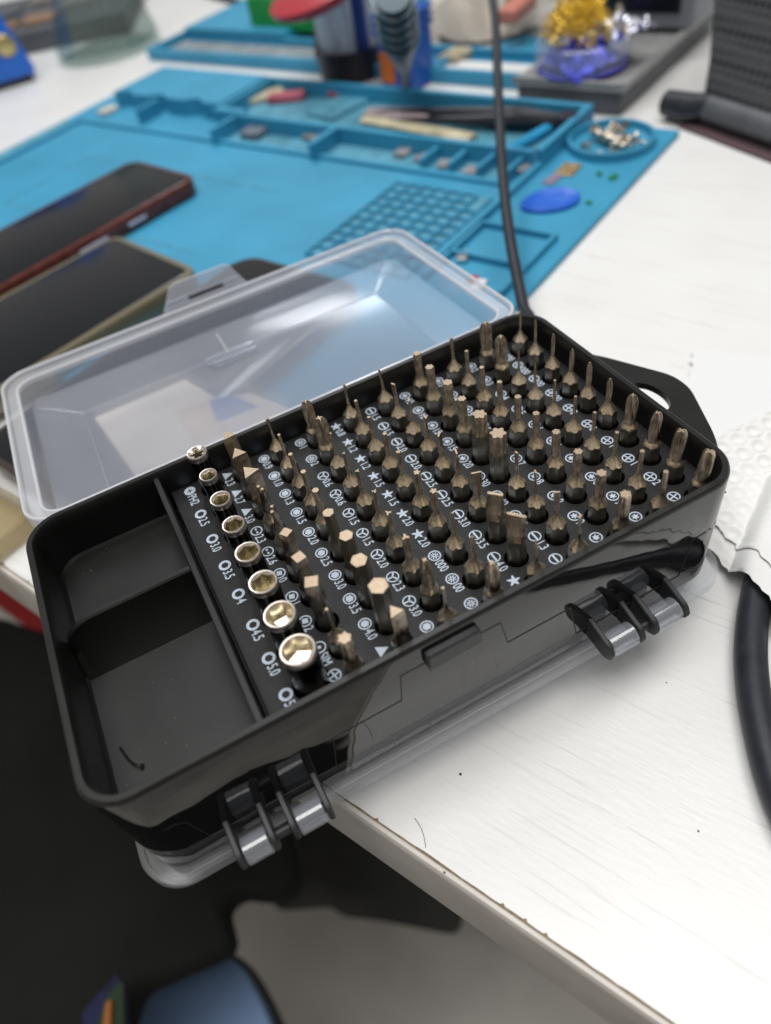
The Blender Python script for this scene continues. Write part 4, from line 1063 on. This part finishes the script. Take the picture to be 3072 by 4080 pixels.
# keyboard-like dark clutter at the far left
kb = thing('dark_device', 'dark grey device with brown panels behind the flask', 'device', tuple(at(95, 105, TZ)), -.35)
part('housing', MB().use(M['grey_dark']).box(-90, 90, -10, 160, 0, 18, c=2), None, kb)
for k, (x, y, c_) in enumerate(((-40, 20, (.20, .11, .06)), (0, 24, (.26, .15, .09)), (30, 70, (.16, .15, .14)), (-50, 80, (.10, .11, .13)), (-10, 110, (.22, .2, .18)))):
    part('panel', MB().use(pmat('panel_tone', c_, .5, var=.3, vscale=60)).box(x-16, x+18, y-12, y+22, 18, 20 + k*.5, c=.6), None, kb)
tag(link('dark_board', MB().use(M['grey_dark']).box(0, 420, 0, 60, 0, 16, c=2).mesh('dark_board'), None, (tuple(at(200, -22, TZ))[0], tuple(at(200, -22, TZ))[1], TZ+.1), -1.0), 'dark flat bar along the far side of the table', 'bar')

# ================================================================== below the table, lower left
M['cloth'] = pmat('black_cloth', (0.012, 0.0125, 0.0115), 0.9, spec=.2, var=.3, vscale=9, bump=.6, bscale=700, bdist=.0003)
ZC = -320.0
edge = [at(px, py, ZC) for px, py in ((-260, 1330), (20, 1340), (120, 1380), (420, 1500), (600, 1640), (640, 1900), (600, 1932), (512, 1926), (482, 1958), (500, 2030), (490, 2058), (300, 2150), (268, 2230), (240, 2330), (-260, 2330))]
edge = fillet([(p.x, p.y) for p in edge], 9, 3)
cen = at(250, 1750, ZC)
mb = MB().use(M['cloth']); NR = 26; loops = []
for i in range(NR+1):
    t = i/NR; L = []
    for (x, y) in edge:
        px_, py_ = cen.x + (x-cen.x)*t, cen.y + (y-cen.y)*t
        z = ZC + 16*noise.noise(Vector((px_*.012 + py_*.006, py_*.004 - px_*.002, 0))) + 7*noise.noise(Vector((px_*.03, py_*.03, 2))) - (6*((t-.9)/.1)**2 if t > .9 else 0)
        L.append((px_, py_, z))
    loops.append(L)
# turn the hem down so that the cloth hangs
for k, dz in enumerate((5, 14, 18)): loops.append([(x + (cen.x-x)*.01*k, y + (cen.y-y)*.01*k, z - dz) for x, y, z in loops[NR]])
unseen_slab = [at(px, py, ZC-14) for px, py in ((-900, 2240), (262, 2240), (1500, 2900), (1300, 4000), (-1800, 3700))]  # unseen slab added to darken the reflection in the case's near wall
mb.prism([(p.x, p.y) for p in unseen_slab], ZC-22, ZC-14)
loops[0] = [(cen.x + (x-cen.x)*.002, cen.y + (y-cen.y)*.002, z) for x, y, z in loops[0]]
mb.loft(loops, cap0=True)
tag(link('black_cloth', mb.mesh('black_cloth', ang=180), None, (0, 0, 0)), 'black cloth with soft folds below the overhanging end of the case, plus an added unseen slab', 'cloth')
ZG = -560.0  # charcoal sheet added to stand in for the shaded floor under the table
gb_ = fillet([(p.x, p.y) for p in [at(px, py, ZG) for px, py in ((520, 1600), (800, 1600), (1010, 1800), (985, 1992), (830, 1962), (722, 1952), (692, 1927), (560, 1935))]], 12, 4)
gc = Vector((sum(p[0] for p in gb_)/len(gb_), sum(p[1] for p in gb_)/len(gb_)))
mb = MB().use(pmat('floor_shade_charcoal', (.060, .060, .055), .9, spec=.2, var=.3, vscale=12, bump=.5, bscale=600, bdist=.0003)); loops = []
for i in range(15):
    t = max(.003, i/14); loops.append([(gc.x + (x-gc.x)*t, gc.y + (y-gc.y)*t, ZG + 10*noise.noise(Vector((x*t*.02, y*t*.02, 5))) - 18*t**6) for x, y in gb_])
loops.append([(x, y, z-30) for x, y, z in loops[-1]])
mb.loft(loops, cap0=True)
tag(link('floor_shade_sheet', mb.mesh('floor_shade_sheet', ang=180), None, (0, 0, 0)), 'added charcoal sheet standing in for floor shade under the table edge', 'bag')  # not a bag: added sheet standing in for the shaded floor
# blue seat and its dark rim
ZB = -430.0
sq_ = [at(px, py, ZB) for px, py in ((496, 2040), (604, 2232), (640, 2600), (100, 2600), (120, 2200))]
o2 = fillet([(p.x, p.y) for p in sq_], [26, 30, 20, 20, 20], 6)
st2 = thing('blue_stool', 'smooth blue stool seat with a dark rim beneath the black cloth', 'stool', (sq_[0].x, sq_[0].y, -Z0))
c_ = Vector((sum(p[0] for p in o2)/len(o2), sum(p[1] for p in o2)/len(o2)))
mb = MB().use(pmat('blue_vinyl', (.26, .40, .68), .5, var=.06, vscale=20))
def SL(k, z): return [(c_.x + (x-c_.x)*k, c_.y + (y-c_.y)*k, z) for x, y in o2]
mb.loft([SL(.97, ZB-24), SL(1, ZB-18), SL(1, ZB-6), SL(.985, ZB), SL(.94, ZB+1)], cap0=True, cap1=True)
part('seat', mb, None, st2, off=(sq_[0].x, sq_[0].y, -Z0))
mb = MB().use(pmat('dark_rim', (.028, .028, .026), .6)); mb.loft([SL(1.0, ZB-32), SL(1.05, ZB-30), SL(1.06, ZB-14), SL(1.01, ZB-10)], cap0=True)
part('rim', mb, None, st2, off=(sq_[0].x, sq_[0].y, -Z0))
for dx, dy in ((-60, -60), (-20, -160), (-150, -120), (-110, -30)):
    part('leg', MB().use(pmat('stool_leg', (.05, .05, .05), .5)).tube([(dx, dy, 0), (dx, dy, Z0+ZB-30)], 12, 12), None, st2)
# patterned cloth strip
def pattern():
    m, nt, b, out = new_mat('patterned_cloth')
    tc = nt.nodes.new('ShaderNodeTexCoord'); vo = nt.nodes.new('ShaderNodeTexVoronoi'); vo.inputs['Scale'].default_value = 38
    nt.links.new(tc.outputs['Object'], vo.inputs['Vector'])
    r = nt.nodes.new('ShaderNodeValToRGB'); r.color_ramp.interpolation = 'CONSTANT'; e = r.color_ramp.elements
    e[0].color = (.008, .010, .035, 1); e[1].position = .55; e[1].color = (.02, .04, .02, 1)
    x = e.new(.72); x.color = (.012, .015, .06, 1); y = e.new(.84); y.color = (.25, .05, .02, 1)
    sp = nt.nodes.new('ShaderNodeSeparateColor'); nt.links.new(vo.outputs['Color'], sp.inputs['Color']); nt.links.new(sp.outputs['Red'], r.inputs['Fac'])
    nt.links.new(r.outputs['Color'], b.inputs['Base Color']); b.inputs['Roughness'].default_value = .9
    return m
pc = [at(px, py, -285) for px, py in ((250, 2105), (266, 2125), (266, 2260), (190, 2290), (176, 2190))]
mb = MB().use(pattern()); mb.prism([(p.x, p.y) for p in pc], -292, -285)
tag(link('patterned_cloth', mb.mesh('patterned_cloth', smooth=False), None, (0, 0, 0)), 'dark blue cloth with green and orange pattern at the bottom edge', 'cloth')
pc = [at(px, py, -281) for px, py in ((228, 2166), (240, 2160), (236, 2260), (216, 2260))]
mb = MB().use(pmat('orange_piping', (.30, .10, .02), .7)); mb.prism([(p.x, p.y) for p in pc], -285, -281)
tag(link('orange_ribbon', mb.mesh('orange_ribbon', smooth=False), None, (0, 0, 0)), 'narrow orange ribbon along the patterned cloth', 'ribbon')
# red and white carton under the table, far left
rb = thing('red_carton', 'red and white carton below the table edge at the far left', 'carton', tuple(at(40, 1330, -400)))
rc = at(40, 1330, -400)
for nm, w0, w1, col in (('white_stripe', -150, -10, (.55, .53, .50)), ('red_stripe', -9.9, 18, (.30, .008, .008)), ('grey_stripe', 18.1, 70, (.22, .23, .22))):
    part(nm, MB().use(pmat(nm + '_card', col, .6, var=.1, vscale=20)).box(w0, w1, -200, 200, 0, 40, c=1), None, rb)
rb.rotation_euler = (0, 0, UA)
sb = thing('storage_shelf', 'grey shelf below the table carrying the carton', 'shelf', (rc.x, rc.y, -420), UA)
part('board', MB().use(M['grey_dark']).box(-160, 80, -210, 210, 0, 19.5, c=1), None, sb)
for a_, b_ in ((-150, -200), (-150, 200), (70, -200), (70, 200)): part('leg', MB().use(M['grey_dark']).box(a_-8, a_+8, b_-8, b_+8, -(Z0-420), 0), None, sb)

# specks and a hair on the table near the edge
sp_ = pmat('speck_grey', (.08, .08, .07), .8)
for i, (px, py, r_, lb) in enumerate(((995, 1673, .38, 'dark speck of dirt on the table below the case'), (1509, 1796, .26, 'small speck of dirt on the table toward the lower right'), (960, 1885, .25, 'faint speck near the chipped table edge'), (1440, 1475, .2, 'small speck beside the right hinge'))):
    p = at(px, py, TZ); mb = MB().use(sp_); mb.lathe([(.05, 0), (r_, .05), (r_*.7, r_*.5), (.05, r_*.7)], 6)
    tag(link('speck', mb.mesh('speck'), None, (p.x, p.y, TZ+.02)), lb, 'speck', 'specks on the table')
hp = [at(px, py, TZ+.15) for px, py in ((920, 1832), (918, 1818), (914, 1800), (906, 1782), (896, 1768))]
mb = MB().use(pmat('hair_brown', (.10, .07, .05), .6)); mb.tube(smooth_path([tuple(p) for p in hp], 4), .07, 5)
tag(link('hair', mb.mesh('hair'), None, (0, 0, 0)), 'fine curved hair lying at the chipped table edge', 'hair')
